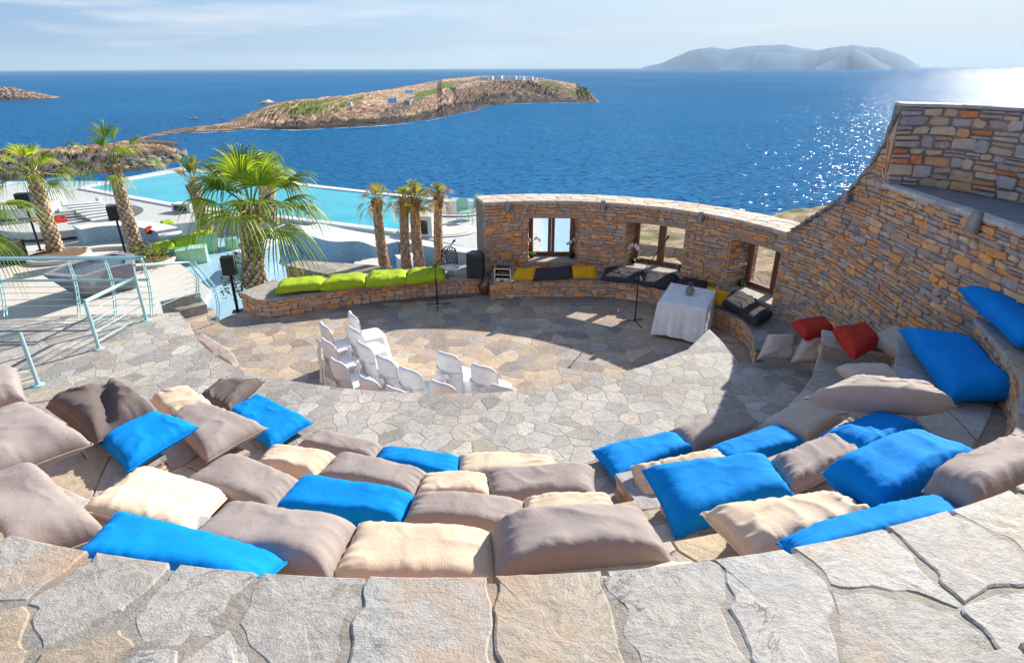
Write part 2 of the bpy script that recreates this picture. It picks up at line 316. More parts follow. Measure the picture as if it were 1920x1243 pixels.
def seam():
    m, N, L, B = mat('sea_water'); out = N['Material Output']; N.remove(B); t = N.new('ShaderNodeTexCoord')
    n0 = noise_node(N, L, .0016, 5, .6, t.outputs['Object'], .5)
    r = ramp(N, L, n0.outputs['Fac'], [(.35, (.000,.095,.245)), (.65, (.000,.135,.32))])
    mp = N.new('ShaderNodeMapping'); mp.inputs['Rotation'].default_value = (0, 0, R_(-25)); mp.inputs['Scale'].default_value = (1, 1.9, 1); L.new(t.outputs['Object'], mp.inputs[0])
    n1 = noise_node(N, L, .085, 6, .62, mp.outputs[0], .3); n2 = noise_node(N, L, .42, 4, .6, mp.outputs[0], .4)
    # wave slopes straight from the noise, so that far waves stay as steep as near ones
    def slope(n, k):
        s = N.new('ShaderNodeVectorMath'); s.operation = 'SUBTRACT'; s.inputs[1].default_value = (.5, .5, .5); L.new(n.outputs['Color'], s.inputs[0])
        m_ = N.new('ShaderNodeVectorMath'); m_.operation = 'MULTIPLY'; m_.inputs[1].default_value = (k, k, 0); L.new(s.outputs[0], m_.inputs[0]); return m_
    sa, sb = slope(n1, .45), slope(n2, 2.45); ad = N.new('ShaderNodeVectorMath'); L.new(sa.outputs[0], ad.inputs[0]); L.new(sb.outputs[0], ad.inputs[1])
    ae = N.new('ShaderNodeVectorMath'); ae.inputs[1].default_value = (0, 0, 1); L.new(ad.outputs[0], ae.inputs[0]); b2 = N.new('ShaderNodeVectorMath'); b2.operation = 'NORMALIZE'; L.new(ae.outputs[0], b2.inputs[0])
    n4 = noise_node(N, L, .2, 9, .74, mp.outputs[0], .6); rd = ramp(N, L, n4.outputs['Fac'], [(.36, .72), (.62, 1.3)])
    d = N.new('ShaderNodeBsdfDiffuse'); L.new(mixc(N, L, 1, r.outputs[0], rd.outputs[0], 'MULTIPLY'), d.inputs[0]); L.new(b2.outputs[0], d.inputs['Normal'])
    g = N.new('ShaderNodeBsdfGlossy'); g.inputs['Roughness'].default_value = .12; g.inputs[0].default_value = (1, 1, 1, 1); L.new(b2.outputs[0], g.inputs['Normal'])
    fr = N.new('ShaderNodeFresnel'); fr.inputs[0].default_value = 1.33; L.new(b2.outputs[0], fr.inputs['Normal'])
    mn = N.new('ShaderNodeMath'); mn.operation = 'MINIMUM'; mn.inputs[1].default_value = .16; L.new(fr.outputs[0], mn.inputs[0])
    rg_ = ramp(N, L, n4.outputs['Fac'], [(.35, .45), (.62, 1.0)]); m2 = N.new('ShaderNodeMath'); m2.operation = 'MULTIPLY'; L.new(mn.outputs[0], m2.inputs[0]); L.new(rg_.outputs[0], m2.inputs[1]); m3 = N.new('ShaderNodeMath'); m3.operation = 'MULTIPLY'; m3.inputs[1].default_value = 1.0; L.new(m2.outputs[0], m3.inputs[0])
    mx = N.new('ShaderNodeMixShader'); L.new(m3.outputs[0], mx.inputs[0]); L.new(d.outputs[0], mx.inputs[1]); L.new(g.outputs[0], mx.inputs[2]); L.new(mx.outputs[0], out.inputs[0]); return m
M['sea'] = seam()
def landm(name, fine, bs, bd, rng=(.6, 1.35)):
    m, N, L, B = mat(name); t = N.new('ShaderNodeTexCoord'); at = N.new('ShaderNodeAttribute'); at.attribute_name = 'Col'
    n = noise_node(N, L, fine, 8, .7, t.outputs['Object'], .5); r = ramp(N, L, n.outputs['Fac'], [(.3, rng[0]), (.7, rng[1])])
    L.new(mixc(N, L, 1, at.outputs['Color'], r.outputs[0], 'MULTIPLY'), B.inputs['Base Color']); B.inputs['Roughness'].default_value = .9; B.inputs['Specular IOR Level'].default_value = .1
    bump(N, L, n.outputs['Fac'], bs, bd, B); return m
M['land'] = landm('dry_land', .33, 1.0, 3.5, (.42, 1.55)); M['scrub'] = landm('scrub_ground', 1.6, .9, .3, (.45, 1.6)); M['farland'] = landm('far_hills', .0012, .4, 40, (.85, 1.15))
def leafm():
    m, N, L, B = mat('palm_leaf'); at = N.new('ShaderNodeAttribute'); at.attribute_name = 'Col'; out = N['Material Output']
    L.new(at.outputs['Color'], B.inputs['Base Color']); B.inputs['Roughness'].default_value = .42; B.inputs['Specular IOR Level'].default_value = .5
    tr = N.new('ShaderNodeBsdfTranslucent'); c = mixc(N, L, 1, at.outputs['Color'], (1.6, 1.7, .7), 'MULTIPLY'); L.new(c, tr.inputs[0])
    mx = N.new('ShaderNodeMixShader'); mx.inputs[0].default_value = .38; L.new(B.outputs[0], mx.inputs[1]); L.new(tr.outputs[0], mx.inputs[2]); L.new(mx.outputs[0], out.inputs[0]); return m
M['leaf'] = leafm()
def colm(name, rough=.8, fine=30, coat=0):
    m, N, L, B = mat(name); at = N.new('ShaderNodeAttribute'); at.attribute_name = 'Col'; t = N.new('ShaderNodeTexCoord')
    n = noise_node(N, L, fine, 4, .6, t.outputs['Object']); r = ramp(N, L, n.outputs['Fac'], [(.3, .75), (.7, 1.2)])
    L.new(mixc(N, L, 1, at.outputs['Color'], r.outputs[0], 'MULTIPLY'), B.inputs['Base Color']); B.inputs['Roughness'].default_value = rough; B.inputs['Coat Weight'].default_value = coat
    return m
M['bark'] = colm('palm_bark_scales', .9, 25); M['lacquer'] = colm('lacquered_wood', .3, 12, .5); M['petal'] = colm('orchid_petal', .6, 40)
M['grille'] = simple('speaker_grille', (.035,.035,.037), .6, .3, .1, .6, 300); M['whitegloss'] = simple('white_plastic', (.78,.78,.76), .3, 0, .03); M['glaze'] = simple('grey_glaze', (.26,.25,.21), .35, 0, .2)
M['greencube'] = simple('pale_green_mosaic', (.36,.66,.42), .35, 0, .12); M['greentop'] = simple('pale_green_glass', (.42,.74,.50), .12, 0, .05)
M['aqua'] = simple('clear_green_plastic', (.30,.62,.45), .15, 0, .05); M['soil'] = simple('dry_soil', (.18,.11,.07), .95, 0, .3, .6, 12); M['steeltop'] = simple('dark_glass_top', (.10,.13,.18), .12, .2, .3)
M['darkblue'] = simple('dark_blue_pane', (.03,.04,.06), .3); M['chapel'] = simple('pale_blue_render', (.52,.64,.74), .8, 0, .05); M['ruin'] = simple('tan_rubble', (.45,.36,.27), .9, 0, .2)  # house window panes are one plain dark blue

def hazem():
    m, N, L, B = mat('sea_air'); out = N['Material Output']; N.remove(B); v = N.new('ShaderNodeVolumePrincipled')
    v.inputs['Color'].default_value = (.66, .85, 1, 1); v.inputs['Density'].default_value = 3.4e-5; v.inputs['Anisotropy'].default_value = .1; L.new(v.outputs[0], out.inputs['Volume']); return m
M['haze'] = hazem()
M['lampmetal'] = simple('weathered_aluminium', (.30,.28,.27), .45, .6, .2)
M['housewhite'] = simple('white_limewash', (.86,.86,.84), .8, 0, .04)
M['foam'] = simple('sea_foam', (.75,.78,.80), .9, 0, .15)
# ------------------------------------------------------------------ stone builders
WARM = [(.88,.40,.14),(.80,.36,.13),(.74,.43,.24),(.58,.40,.29),(.50,.37,.31),(.74,.46,.26),(.62,.42,.30),(.56,.37,.27),(.90,.42,.16),(.54,.42,.35),(.48,.36,.31),(.72,.50,.33),(.68,.39,.23),(.74,.35,.17)]
GREYS = [(.40,.38,.36),(.46,.43,.39),(.36,.35,.35),(.50,.46,.41),(.43,.38,.32),(.52,.49,.46),(.48,.40,.31),(.38,.37,.38)]
MORT = (.23,.20,.18)
def rndcol(pal, v=.12):
    c = random.choice(pal); k = 1 + random.uniform(-v, v); return tuple(max(0, x*k) for x in c)
def stones(mb, fmap, ulen, vlo, vhi, pal=WARM, holes=(), hs=(.04, .10), ls=(.09, .34), top=None, bottom=None, gap=.005, back=.035, relief=.022, u0=0.0):
    """courses of roughly squared stones laid over the surface fmap(u, v, off); top(u) limits the height"""
    def one(a, b, c, d):
        j = min(.020, (d-c)*.26)
        def J(k=1): return random.uniform(-j, j)*k
        ch = min(.03, (d-c)*.35, (b-a)*.25)
        cs = [(a+ch, c), (b-ch, c), (b, c+ch*.7), (b, d-ch*.7), (b-ch, d), (a+ch, d), (a, d-ch*.7), (a, c+ch*.7)]
        cs = [(p[0]+J(), p[1]+J(.8)) for p in cs]
        if vlo + .08 < c and d < vhi - .08: cs = [(p[0], p[1]+.016*noise.noise(Vector((p[0]*1.1, p[1]*1.7, 3.3)))) for p in cs]
        um = (a+b)/2
        if top:
            cs = [(p[0], min(p[1], top(p[0])-.004)) for p in cs]
            if max(p[1] for p in cs) - min(p[1] for p in cs) < .018 or c > top(um): return
        o = random.uniform(-.008, relief); cx = sum(p[0] for p in cs)/8; cy = sum(p[1] for p in cs)/8
        vs = [fmap(p[0], p[1], -back) for p in cs]
        vs += [fmap(p[0], p[1], o-.010) for p in cs]
        k = .80
        vs += [fmap(cx+(p[0]-cx)*k, cy+(p[1]-cy)*k, o+random.uniform(-.006, .006)) for p in cs]
        vs += [fmap(cx, cy, o+random.uniform(0, .008))]
        fs = []
        for i in range(8):
            q = (i+1) % 8
            fs += [(i, q, q+8, i+8), (i+8, q+8, q+16, i+16), (i+16, q+16, 24)]
        mb.add(vs, fs, rndcol(pal))
    brk = sorted(set([vlo, vhi] + [h for ho in holes for h in ho[2:4] if vlo < h < vhi]))
    courses = []
    for a, b in zip(brk[:-1], brk[1:]):
        v = a
        while v < b - 1e-6:
            h = random.uniform(*hs)
            if b - (v+h) < hs[0]: h = b - v
            courses.append((v, v+h)); v += h
    sub_ = []
    for va, vb in courses:
        sub_.append((va, vb))
    for va, vb in sub_:
        segs = [(u0, ulen)]
        for h0, h1, g0, g1 in holes:
            if vb > g0 + 1e-4 and va < g1 - 1e-4:
                ns = []
                for s0, s1 in segs:
                    if h1 <= s0 or h0 >= s1: ns.append((s0, s1))
                    else:
                        if h0 > s0: ns.append((s0, h0))
                        if h1 < s1: ns.append((h1, s1))
                segs = ns
        for s0, s1 in segs:
            u = s0
            while u < s1 - 1e-6:
                l = random.uniform(*ls) * (0.7 + 2.5*(vb-va))
                if s1 - (u+l) < ls[0]*.6: l = s1 - u
                cuts = [(va, vb)]
                if vb-va > .065 and random.random() < .35:
                    ms = va+(vb-va)*random.uniform(.35, .65); cuts = [(va, ms), (ms, vb)]
                for ca, cb in cuts:
                    one(u+gap, u+l-gap, ca+gap, cb-gap)
                u += l
def path_map(pts):
    """pts: list of (x, y). returns fmap(u, v, off) with off to the LEFT-hand side of travel, and the length"""
    P = [Vector((p[0], p[1])) for p in pts]; cum = [0]
    for a, b in zip(P[:-1], P[1:]): cum.append(cum[-1] + (b-a).length)
    nrm = []
    for i in range(len(P)):
        t = (P[min(i+1, len(P)-1)] - P[max(i-1, 0)]).normalized(); nrm.append(Vector((-t.y, t.x)))
    def f(u, v, off):
        u = min(max(u, 0), cum[-1]); i = 0
        lo, hi = 0, len(cum)-2
        while lo < hi:
            mi = (lo+hi+1)//2
            if cum[mi] <= u: lo = mi
            else: hi = mi-1
        i = lo; t = (u-cum[i])/max(1e-9, cum[i+1]-cum[i])
        p = P[i].lerp(P[i+1], t); n = nrm[i].lerp(nrm[i+1], t)
        return Vector((p.x + n.x*off, p.y + n.y*off, v))
    return f, cum[-1]
def offset_path(pts, d):
    f, Ln = path_map(pts); cum = 0; out = []
    P = [Vector((p[0], p[1])) for p in pts]
    for i in range(len(P)):
        q = f(cum, 0, d); out.append((q.x, q.y))
        if i < len(P)-1: cum += (P[i+1]-P[i]).length
    return out
def clip(poly, a, b, c):
    """keep a*x + b*y <= c"""
    out = []
    for i in range(len(poly)):
        p, q = poly[i], poly[(i+1) % len(poly)]; dp = a*p[0]+b*p[1]-c; dq = a*q[0]+b*q[1]-c
        if dp <= 0: out.append(p)
        if (dp < 0 < dq) or (dq < 0 < dp):
            t = dp/(dp-dq); out.append((p[0]+(q[0]-p[0])*t, p[1]+(q[1]-p[1])*t))
    return out
def paving(mb, fmap, u0, u1, v0, v1, cell, thick=.03, joint=.012, pal=GREYS, seeds=None, rough=.012, sub=.05, relief=.006, jrnd=0.0):
    """real slabs: cells cut around random seeds in the (u, v) strip, mapped by fmap(u, v, height)"""
    if seeds is None:
        seeds = []
        nu = max(1, round((u1-u0)/cell)); nv = max(1, round((v1-v0)/cell))
        for i in range(nu):
            for k in range(nv):
                seeds.append((u0+(i+.5+random.uniform(-.42, .42))*(u1-u0)/nu, v0+(k+.5+random.uniform(-.36, .36))*(v1-v0)/nv))
    for i, s in enumerate(seeds):
        poly = [(u0, v0), (u1, v0), (u1, v1), (u0, v1)]
        poly = [(s[0]-2, v0), (s[0]+2, v0), (s[0]+2, v1), (s[0]-2, v1)]
        poly = clip(clip(poly, -1, 0, -u0), 1, 0, u1)
        jj = joint*(1 + random.uniform(-jrnd, jrnd))
        for k, q in enumerate(seeds):
            if k == i or abs(q[0]-s[0]) > 1.6: continue
            a, b = q[0]-s[0], q[1]-s[1]; ln = math.hypot(a, b)
            if ln < 1e-6: continue
            a /= ln; b /= ln; mid = ((q[0]+s[0])/2*a + (q[1]+s[1])/2*b) - jj
            poly = clip(poly, a, b, mid)
            if len(poly) < 3: break
        if len(poly) < 3: continue
        out = []
        for k in range(len(poly)):
            p, q = poly[k], poly[(k+1) % len(poly)]; ln = math.hypot(q[0]-p[0], q[1]-p[1]); n = max(1, int(ln/sub))
            for t in range(n):
                x = p[0]+(q[0]-p[0])*t/n; y = p[1]+(q[1]-p[1])*t/n
                if min(y-v0, v1-y) > .012:
                    nn = noise.noise_vector(Vector((x*9, y*9, i*.37))); x += nn.x*rough; y += nn.y*rough
                    y = min(max(y, v0), v1)
                out.append((x, y))
        if len(out) < 3: continue
        cx = sum(p[0] for p in out)/len(out); cy = sum(p[1] for p in out)/len(out); n = len(out)
        h = thick + random.uniform(-relief, relief); tx, ty = random.uniform(-.012, .012), random.uniform(-.012, .012)
        def H(x, y): return h + (x-cx)*tx + (y-cy)*ty + .004*noise.noise(Vector((x*14, y*14, i)))
        vs = [fmap(p[0], p[1], 0) for p in out]
        vs += [fmap(p[0], p[1], H(*p)-.006) for p in out]
        def sh(p, d):
            l = math.hypot(p[0]-cx, p[1]-cy); k = max(0, 1-d/max(l, 1e-6)); return (cx+(p[0]-cx)*k, cy+(p[1]-cy)*k)
        r2 = [sh(p, .010) for p in out]; r3 = [(cx+(p[0]-cx)*.55, cy+(p[1]-cy)*.55) for p in out]
        vs += [fmap(p[0], p[1], H(*p)) for p in r2] + [fmap(p[0], p[1], H(*p)+.002) for p in r3] + [fmap(cx, cy, H(cx, cy)+.002)]
        fs = []
        for a in range(n):
            b = (a+1) % n
            for lv in range(3): fs.append((lv*n+a, lv*n+b, (lv+1)*n+b, (lv+1)*n+a))
            fs.append((3*n+a, 3*n+b, 4*n))
        mb.add(vs, fs, rndcol(pal, .1))
def core(mb, f, u0, u1, z0, top, thick, n=24, inset=.016, c=MORT):
    """mortared body of a wall: front face just behind the stones' faces, back face `thick` behind"""
    vs = []; fs = []
    tf = top if callable(top) else (lambda u: top)
    for i in range(n+1):
        u = u0 + (u1-u0)*i/n; t = tf(u)
        vs += [f(u, z0, -inset), f(u, t, -inset), f(u, t, -thick), f(u, z0, -thick)]
    for i in range(n):
        a = i*4; b = a+4
        for k in range(4): fs.append((a+k, b+k, b+(k+1) % 4, a+(k+1) % 4))
    fs += [(0, 1, 2, 3), (n*4+3, n*4+2, n*4+1, n*4)]
    mb.add(vs, fs, c)
def copings(mb, f, u0, u1, z, thick_wall, over=.03, slab=.06, cell=.35, pal=GREYS, joint=.006):
    ft = z if callable(z) else (lambda u: z)
    paving(mb, lambda u, v, h: f(u, ft(u)+h, over-v), u0, u1, 0, thick_wall+over*2, cell, thick=slab, joint=joint, pal=pal, relief=.004, rough=.006)
# ---------------- amphitheatre seating (polar about its own centre)
CX, CY = -.35, 9.5
def pol(a, r, z=0): return Vector((CX + r*math.sin(R_(a)), CY - r*math.cos(R_(a)), z))
RT = [5.0, 5.8, 6.65, 7.6]; ZT = [1.45, 1.9, 2.35, 3.0]; Z0 = 1.0
COP = [(.47,.44,.405),(.50,.47,.43),(.44,.42,.395),(.44,.35,.26),(.48,.445,.40),(.46,.435,.41),(.47,.40,.32)]
def sector(a0, a1, r0, r1, z0, z1, name, parent, front=True, ends=(True, True), slabcell=.42, pal=WARM, rout=None, rin=None):
    mb = MB(); n = max(3, int((a1-a0)/3)); ri = rin or (lambda a: r0)
    ro = rout or (lambda a: r1)
    # mortar body
    top = z1 - .045; ct = z1 - .012
    vs = []; fs = []
    for i in range(n+1):
        a = a0+(a1-a0)*i/n
        vs += [pol(a, ri(a)+.016, z0), pol(a, ri(a)+.016, ct), pol(a, ro(a), ct), pol(a, ro(a), z0)]
    for i in range(n):
        p = i*4; q = p+4
        for k in range(4): fs.append((p+k, q+k, q+(k+1) % 4, p+(k+1) % 4))
    fs += [(0, 1, 2, 3), (n*4+3, n*4+2, n*4+1, n*4)]
    mb.add(vs, fs, (.34,.29,.25))
    sc = R_(1)*r0
    if front and top - z0 > .05:
        stones(mb, lambda u, v, o: pol(u/sc, ri(u/sc)-o, v), a1*sc, z0, top, pal, u0=a0*sc, hs=(.06, .13), ls=(.12, .35))
    if ends[0]: stones(mb, lambda u, v, o: pol(a0 - math.degrees(o/r1), u, v), ro(a0), z0, top, pal, u0=ri(a0), hs=(.06, .13), ls=(.12, .35))
    if ends[1]: stones(mb, lambda u, v, o: pol(a1 + math.degrees(o/r1), u, v), ro(a1), z0, top, pal, u0=ri(a1), hs=(.06, .13), ls=(.12, .35))
    def fm(u, v, h):
        a = u/sc; return pol(a, min(ri(a)-.02+v, ro(a)-.002), top+h)
    paving(mb, fm, a0*sc-.01, a1*sc+.01, 0, (max(ro(a0), ro(a1))-r0)+.02, slabcell, thick=.045, joint=.007, pal=GREYS+[(.52,.42,.30)], relief=.004)
    return mb.build(name, M['stone'], parent)
seat = empty('seating_tiers', pol(0, 6.2, Z0), 'curved grey and ochre stone seating tiers of the amphitheatre, covered with floor cushions', 'stone seating')
def kid(o, p):
    """keep the child's world place under a moved or turned parent"""
    o.parent = p; bpy.context.view_layer.update(); o.matrix_parent_inverse = p.matrix_world.inverted(); return o
def r3(a):
    tab = [(15, 6.65), (30, 6.90), (38, 6.98), (48, 6.82), (54, 6.62), (62, 6.40)]
    if a <= 15: return 6.65
    for (p, q), (r, s) in zip(tab[:-1], tab[1:]):
        if a <= r: return q+(s-q)*(a-p)/(r-p)
    return 6.4
for k in range(3):
    for a0, a1 in (((-50, -49, -54)[k], -27.5), (-20, 7.5), (15.5, 62 if k < 2 else 60)):
        rr_ = RT[k+1]+.04
        kid(sector(a0, a1, RT[k], rr_, Z0-.02, ZT[k], 'seating_tier', None, ends=(a0 > -61, a1 < 59 or k < 2), rin=r3 if (k == 2 and a0 > 0) else None, rout=(lambda a: r3(a)+.04) if (k == 1 and a0 > 0) else None), seat)
for a0, a1 in ((-27.4, -20.1), (7.6, 15.4)):
    rs = [5.0, 5.4, 5.8, 6.2, 6.6, 7.0, 7.32]; zs = [1.22, 1.45, 1.68, 1.90, 2.13, 2.35, 2.66]
    for i in range(7):
        kid(sector(a0, a1, rs[i], (rs+[7.62])[i+1]+.03, (zs[i-1] if i else Z0)-.08, zs[i], 'step', None, ends=(False, False), slabcell=.36), seat)
wallr = lambda a: min(7.2, 5.9/math.sin(R_(a)))
for a0, a1, z in ((62.1, 67, 1.68), (67, 73, 1.45), (73, 79, 1.22)):
    kid(sector(a0, a1, 5.0, 6.2, Z0-.02, z, 'step', None, ends=(False, True), rout=wallr), seat)
# parapet whose wide slab top runs along the bottom of the view
par = empty('parapet_wall', pol(0, 7.9, 2.3), 'thick stone parapet topped with big rough slabs in wide mortar, nearest the camera', 'stone wall')
mb = MB(); sc = R_(1)*7.6
vs = []; fs = []; n = 60
for i in range(n+1):
    a = -62+124*i/n; vs += [pol(a, 7.616, 2.2), pol(a, 7.616, 2.996), pol(a, 8.9, 2.996), pol(a, 8.9, 2.2)]
for i in range(n):
    p = i*4; q = p+4
    for k in range(4): fs.append((p+k, q+k, q+(k+1) % 4, p+(k+1) % 4))
fs += [(0, 1, 2, 3), (n*4+3, n*4+2, n*4+1, n*4)]
mb.add(vs, fs, (.335,.295,.255))
stones(mb, lambda u, v, o: pol(u/sc, 7.6-o, v), 62*sc, 2.3, 2.95, WARM, u0=-62*sc)
kid(mb.build('wall_body', M['slab']), par)
mb = MB(); seeds = []; u = -62*sc
random.seed(11)
while u < 62*sc:
    l = random.uniform(.38, .64); seeds.append((u+l/2, random.uniform(.17, .27)))
    if random.random() < .55: seeds.append((u+l*random.uniform(-.05, .2), random.uniform(.44, .54)))
    if random.random() < .35: seeds.append((u+l*random.uniform(.4, .7), random.uniform(.56, .64)))
    u += l
paving(mb, lambda u, v, h: pol(u/sc, 7.58+v, 2.972+h), -62*sc, 62*sc, 0, .72, .5, thick=.03, joint=.016, seeds=seeds, pal=COP, rough=.05, sub=.03, relief=.005, jrnd=.8)
kid(mb.build('slab_top', M['slab']), par)
mb = MB(); random.seed(5)   # the next step up, in the lower right corner
sc2 = R_(1)*8.28
vs = []; fs = []; n = 30
for i in range(n+1):
    a = -62+124*i/n; rr = 8.31 if a > 2 else 8.62
    vs += [pol(a, rr, 2.9), pol(a, rr, 3.09), pol(a, 9.6, 3.09), pol(a, 9.6, 2.9)]
for i in range(n):
    p = i*4; q = p+4
    for k in range(4): fs.append((p+k, q+k, q+(k+1) % 4, p+(k+1) % 4))
mb.add(vs, fs, (.335,.295,.255))
paving(mb, lambda u, v, h: pol(u/sc2, 8.28+v, 3.09+h), 10*sc2, 62*sc2, 0, .9, .6, thick=.035, joint=.012, pal=COP, rough=.03, relief=.004)
kid(mb.build('upper_step', M['slab']), par)
random.seed(21)
# ---------------- ring walkway, stage floor
rim_px = [(335,585),(351,602),(368,635),(402,665),(443,688),(490,705),(560,716),(640,727),(740,735),(850,737),(960,733),(1100,713),(1200,688),(1290,655),(1330,617),(1352,638),(1385,680),(1400,692)]
rim = [G(x, y, Z0) for x, y in rim_px]
rims = [(p.x, p.y) for p in catmull(rim[1:14], 5)]
ring_poly = [(-16, 8.5)] + [(G(x, y, Z0).x, G(x, y, Z0).y) for x, y in ((0,600),(134,590),(293,589),(335,585))] + rims + [(rim[14].x, rim[14].y)] + [(p.x, p.y) for p in rim[15:]]
endr = G(1478, 655, Z0)
ring_poly += [(endr.x, endr.y), (5.6, 9.2), (5.6, 4.4), (4, 2.5), (-16, 2.5)]
mb = MB(); mb.prism(ring_poly, -1.6, Z0, bottom=False)
o = mb.build('pavement', M['ring']); tag(o, kind='structure')
mb = MB()   # vertical stone face under the rim
rp = [(p.x, p.y) for p in [Vector((q[0], q[1], 0)) for q in rims]] + [(p.x, p.y) for p in rim[14:]]
fr, Lr = path_map(rp); stones(mb, fr, Lr, 0.0, Z0-.02, WARM)
tag(mb.build('retaining_wall', M['stone']), 'low curved stone face between the stage floor and the raised flagstone walkway', 'stone wall')
pit_px = [(406,603),(430,592),(452,585)]
pitp = [(G(x, y, 0).x, G(x, y, 0).y) for x, y in pit_px] + [(-1, 13.4), (0, 14.6), (5.0, 13.2), (5.9, 10), (5.6, 6.5), (-2, 6), (-7.5, 9.6)]
mb = MB(); mb.prism(pitp, -1.5, 0.0, bottom=False); tag(mb.build('stage_floor', M['pit']), kind='structure')
# steps from the stage floor up to the walkway, by the right-hand bench
st = empty('stone_steps', G(1440, 680, .5), 'shaded stone steps climbing from the stage floor to the walkway by the right bench', 'steps')
for i in range(4):
    z = .2*(i+1); y1 = 9.25 - i*.32
    mb = MB(); mb.prism([(3.30, y1), (4.75, y1+.1), (4.85, y1-.55), (3.30, y1-.6)], -.05+z-.3, z, c=(.36,.34,.32)); kid(mb.build('step', M['stone']), st)
# steps going down from the stage floor to the pool terrace, between the mint railings
st = empty('stone_steps', G(365, 580, 0), 'two broad flagstone steps between the platform and the mint railing by the big palm', 'steps')
def flat(pts, z0, z1, name, par, m='ring'):
    mb = MB(); mb.prism([(p.x, p.y) for p in pts], z0, z1); o = mb.build(name, M[m], bevel=.008); return kid(o, par) if par else o
tag(flat([G(345,600,0), G(340,590,0), G(396,576,0), G(412,599,0), G(406,612,0), G(370,640,0)], -1.3, -.006, 'stage_floor', None, 'pit'), kind='structure')
flat([G(340,598,0), G(391,586,0), G(380,560,.2), G(312,576,.2)], -1.25, .2, 'step', st)
flat([G(312,582,.2), G(379,565,.2), G(371,549,.4), G(300,565,.4)], -1.25, .4, 'step', st)
# ---------------- arch wall with three windows
AX, AY, AR = .75, 9.41, 4.8
PH0, PH1 = -17.0, 68.5
def hitcyl(px, py):
    d = ray(px, py); a = d.x**2+d.y**2; b = -2*(d.x*AX + d.y*AY); c = AX*AX+AY*AY-AR*AR
    t = (-b+math.sqrt(b*b-4*a*c))/(2*a); return math.degrees(math.atan2(d.x*t-AX, d.y*t-AY)), EYE+d.z*t
apath = [(AX+AR*math.sin(R_(PH0+(PH1-PH0)*i/60)), AY+AR*math.cos(R_(PH0+(PH1-PH0)*i/60))) for i in range(61)]
fa_, La = path_map(apath); fa = lambda u, v, o: fa_(u, v, -o)
def uof(ph): return R_(ph-PH0)*AR
ATOP = 2.06; ATH = .78
wins = []
for (xl, xr, ys, yt) in ((990, 1084, 492, 408), (1168, 1276, 508, 409), (1357, 1470, 555, 448)):
    ul, zs = hitcyl(xl, ys); ur, _ = hitcyl(xr, ys); ym = (xl+xr)/2
    wins.append((uof(ul), uof(ur), .62, 1.70))
SPL = [(.06, .20), (.14, .10), (.14, .05)]   # how far each side of an opening narrows towards the back
arch = empty('window_wall', fa(La/2, 0, -.3), 'curved ochre stone wall behind the stage with three wood framed windows', 'stone wall')
mb = MB(); us = [0] + [x for wn in wins for x in wn[:2]] + [La]
for i in range(0, len(us), 2): core(mb, fa, us[i], us[i+1], -1.2, ATOP, ATH, 14)
for wi, (u0, u1, z0, z1) in enumerate(wins):
    sl_, sr_ = SPL[wi]
    for ua_, ub_ in ((u0, u0+sl_), (u1, u1-sr_)):
        q_ = [(ua_, 0.03), (ua_, ATH), (ub_, ATH)]; vs = [fa(a_, zz_, -d_) for zz_ in (z0-.028, z1+.098) for a_, d_ in q_]
        mb.add(vs, [(0,1,2), (3,5,4), (0,3,4,1), (1,4,5,2), (2,5,3,0)], MORT)
    core(mb, fa, u0, u1, -1.2, z0-.03, ATH, 8); core(mb, fa, u0, u1, z1+.10, ATOP, ATH, 8)
    for uu, sgn, sp_ in ((u0, 1, sl_), (u1, -1, sr_)):
        stones(mb, lambda u, v, o, uu=uu, sgn=sgn, sp_=sp_: fa(uu+sgn*(o+sp_*u/ATH), v, -u), ATH-.02, z0, z1+.05, WARM, u0=.0, hs=(.06, .12), ls=(.12, .3))
stones(mb, fa, La, 0.0, ATOP, WARM, holes=[(a, b, c, d+.09) for a, b, c, d in wins])
stones(mb, lambda u, v, o: Vector((apath[0][0]-o - .0*u, apath[0][1]+u, v)), ATH, -.6, ATOP, GREYS+WARM[:4], hs=(.08, .16))
stones(mb, lambda u, v, o: fa(u, v, -ATH-o), La, -1.0, ATOP, WARM, holes=[(a, b, c, d+.09) for a, b, c, d in wins], hs=(.1, .2), ls=(.3, .6))
kid(mb.build('wall_body', M['stone']), arch)
mb = MB(); copings(mb, fa, -.0, La+.25, ATOP, ATH, cell=.33, pal=[(.62,.52,.42),(.68,.58,.46),(.58,.48,.38),(.66,.50,.38),(.60,.55,.48)])
kid(mb.build('coping', M['stone']), arch)
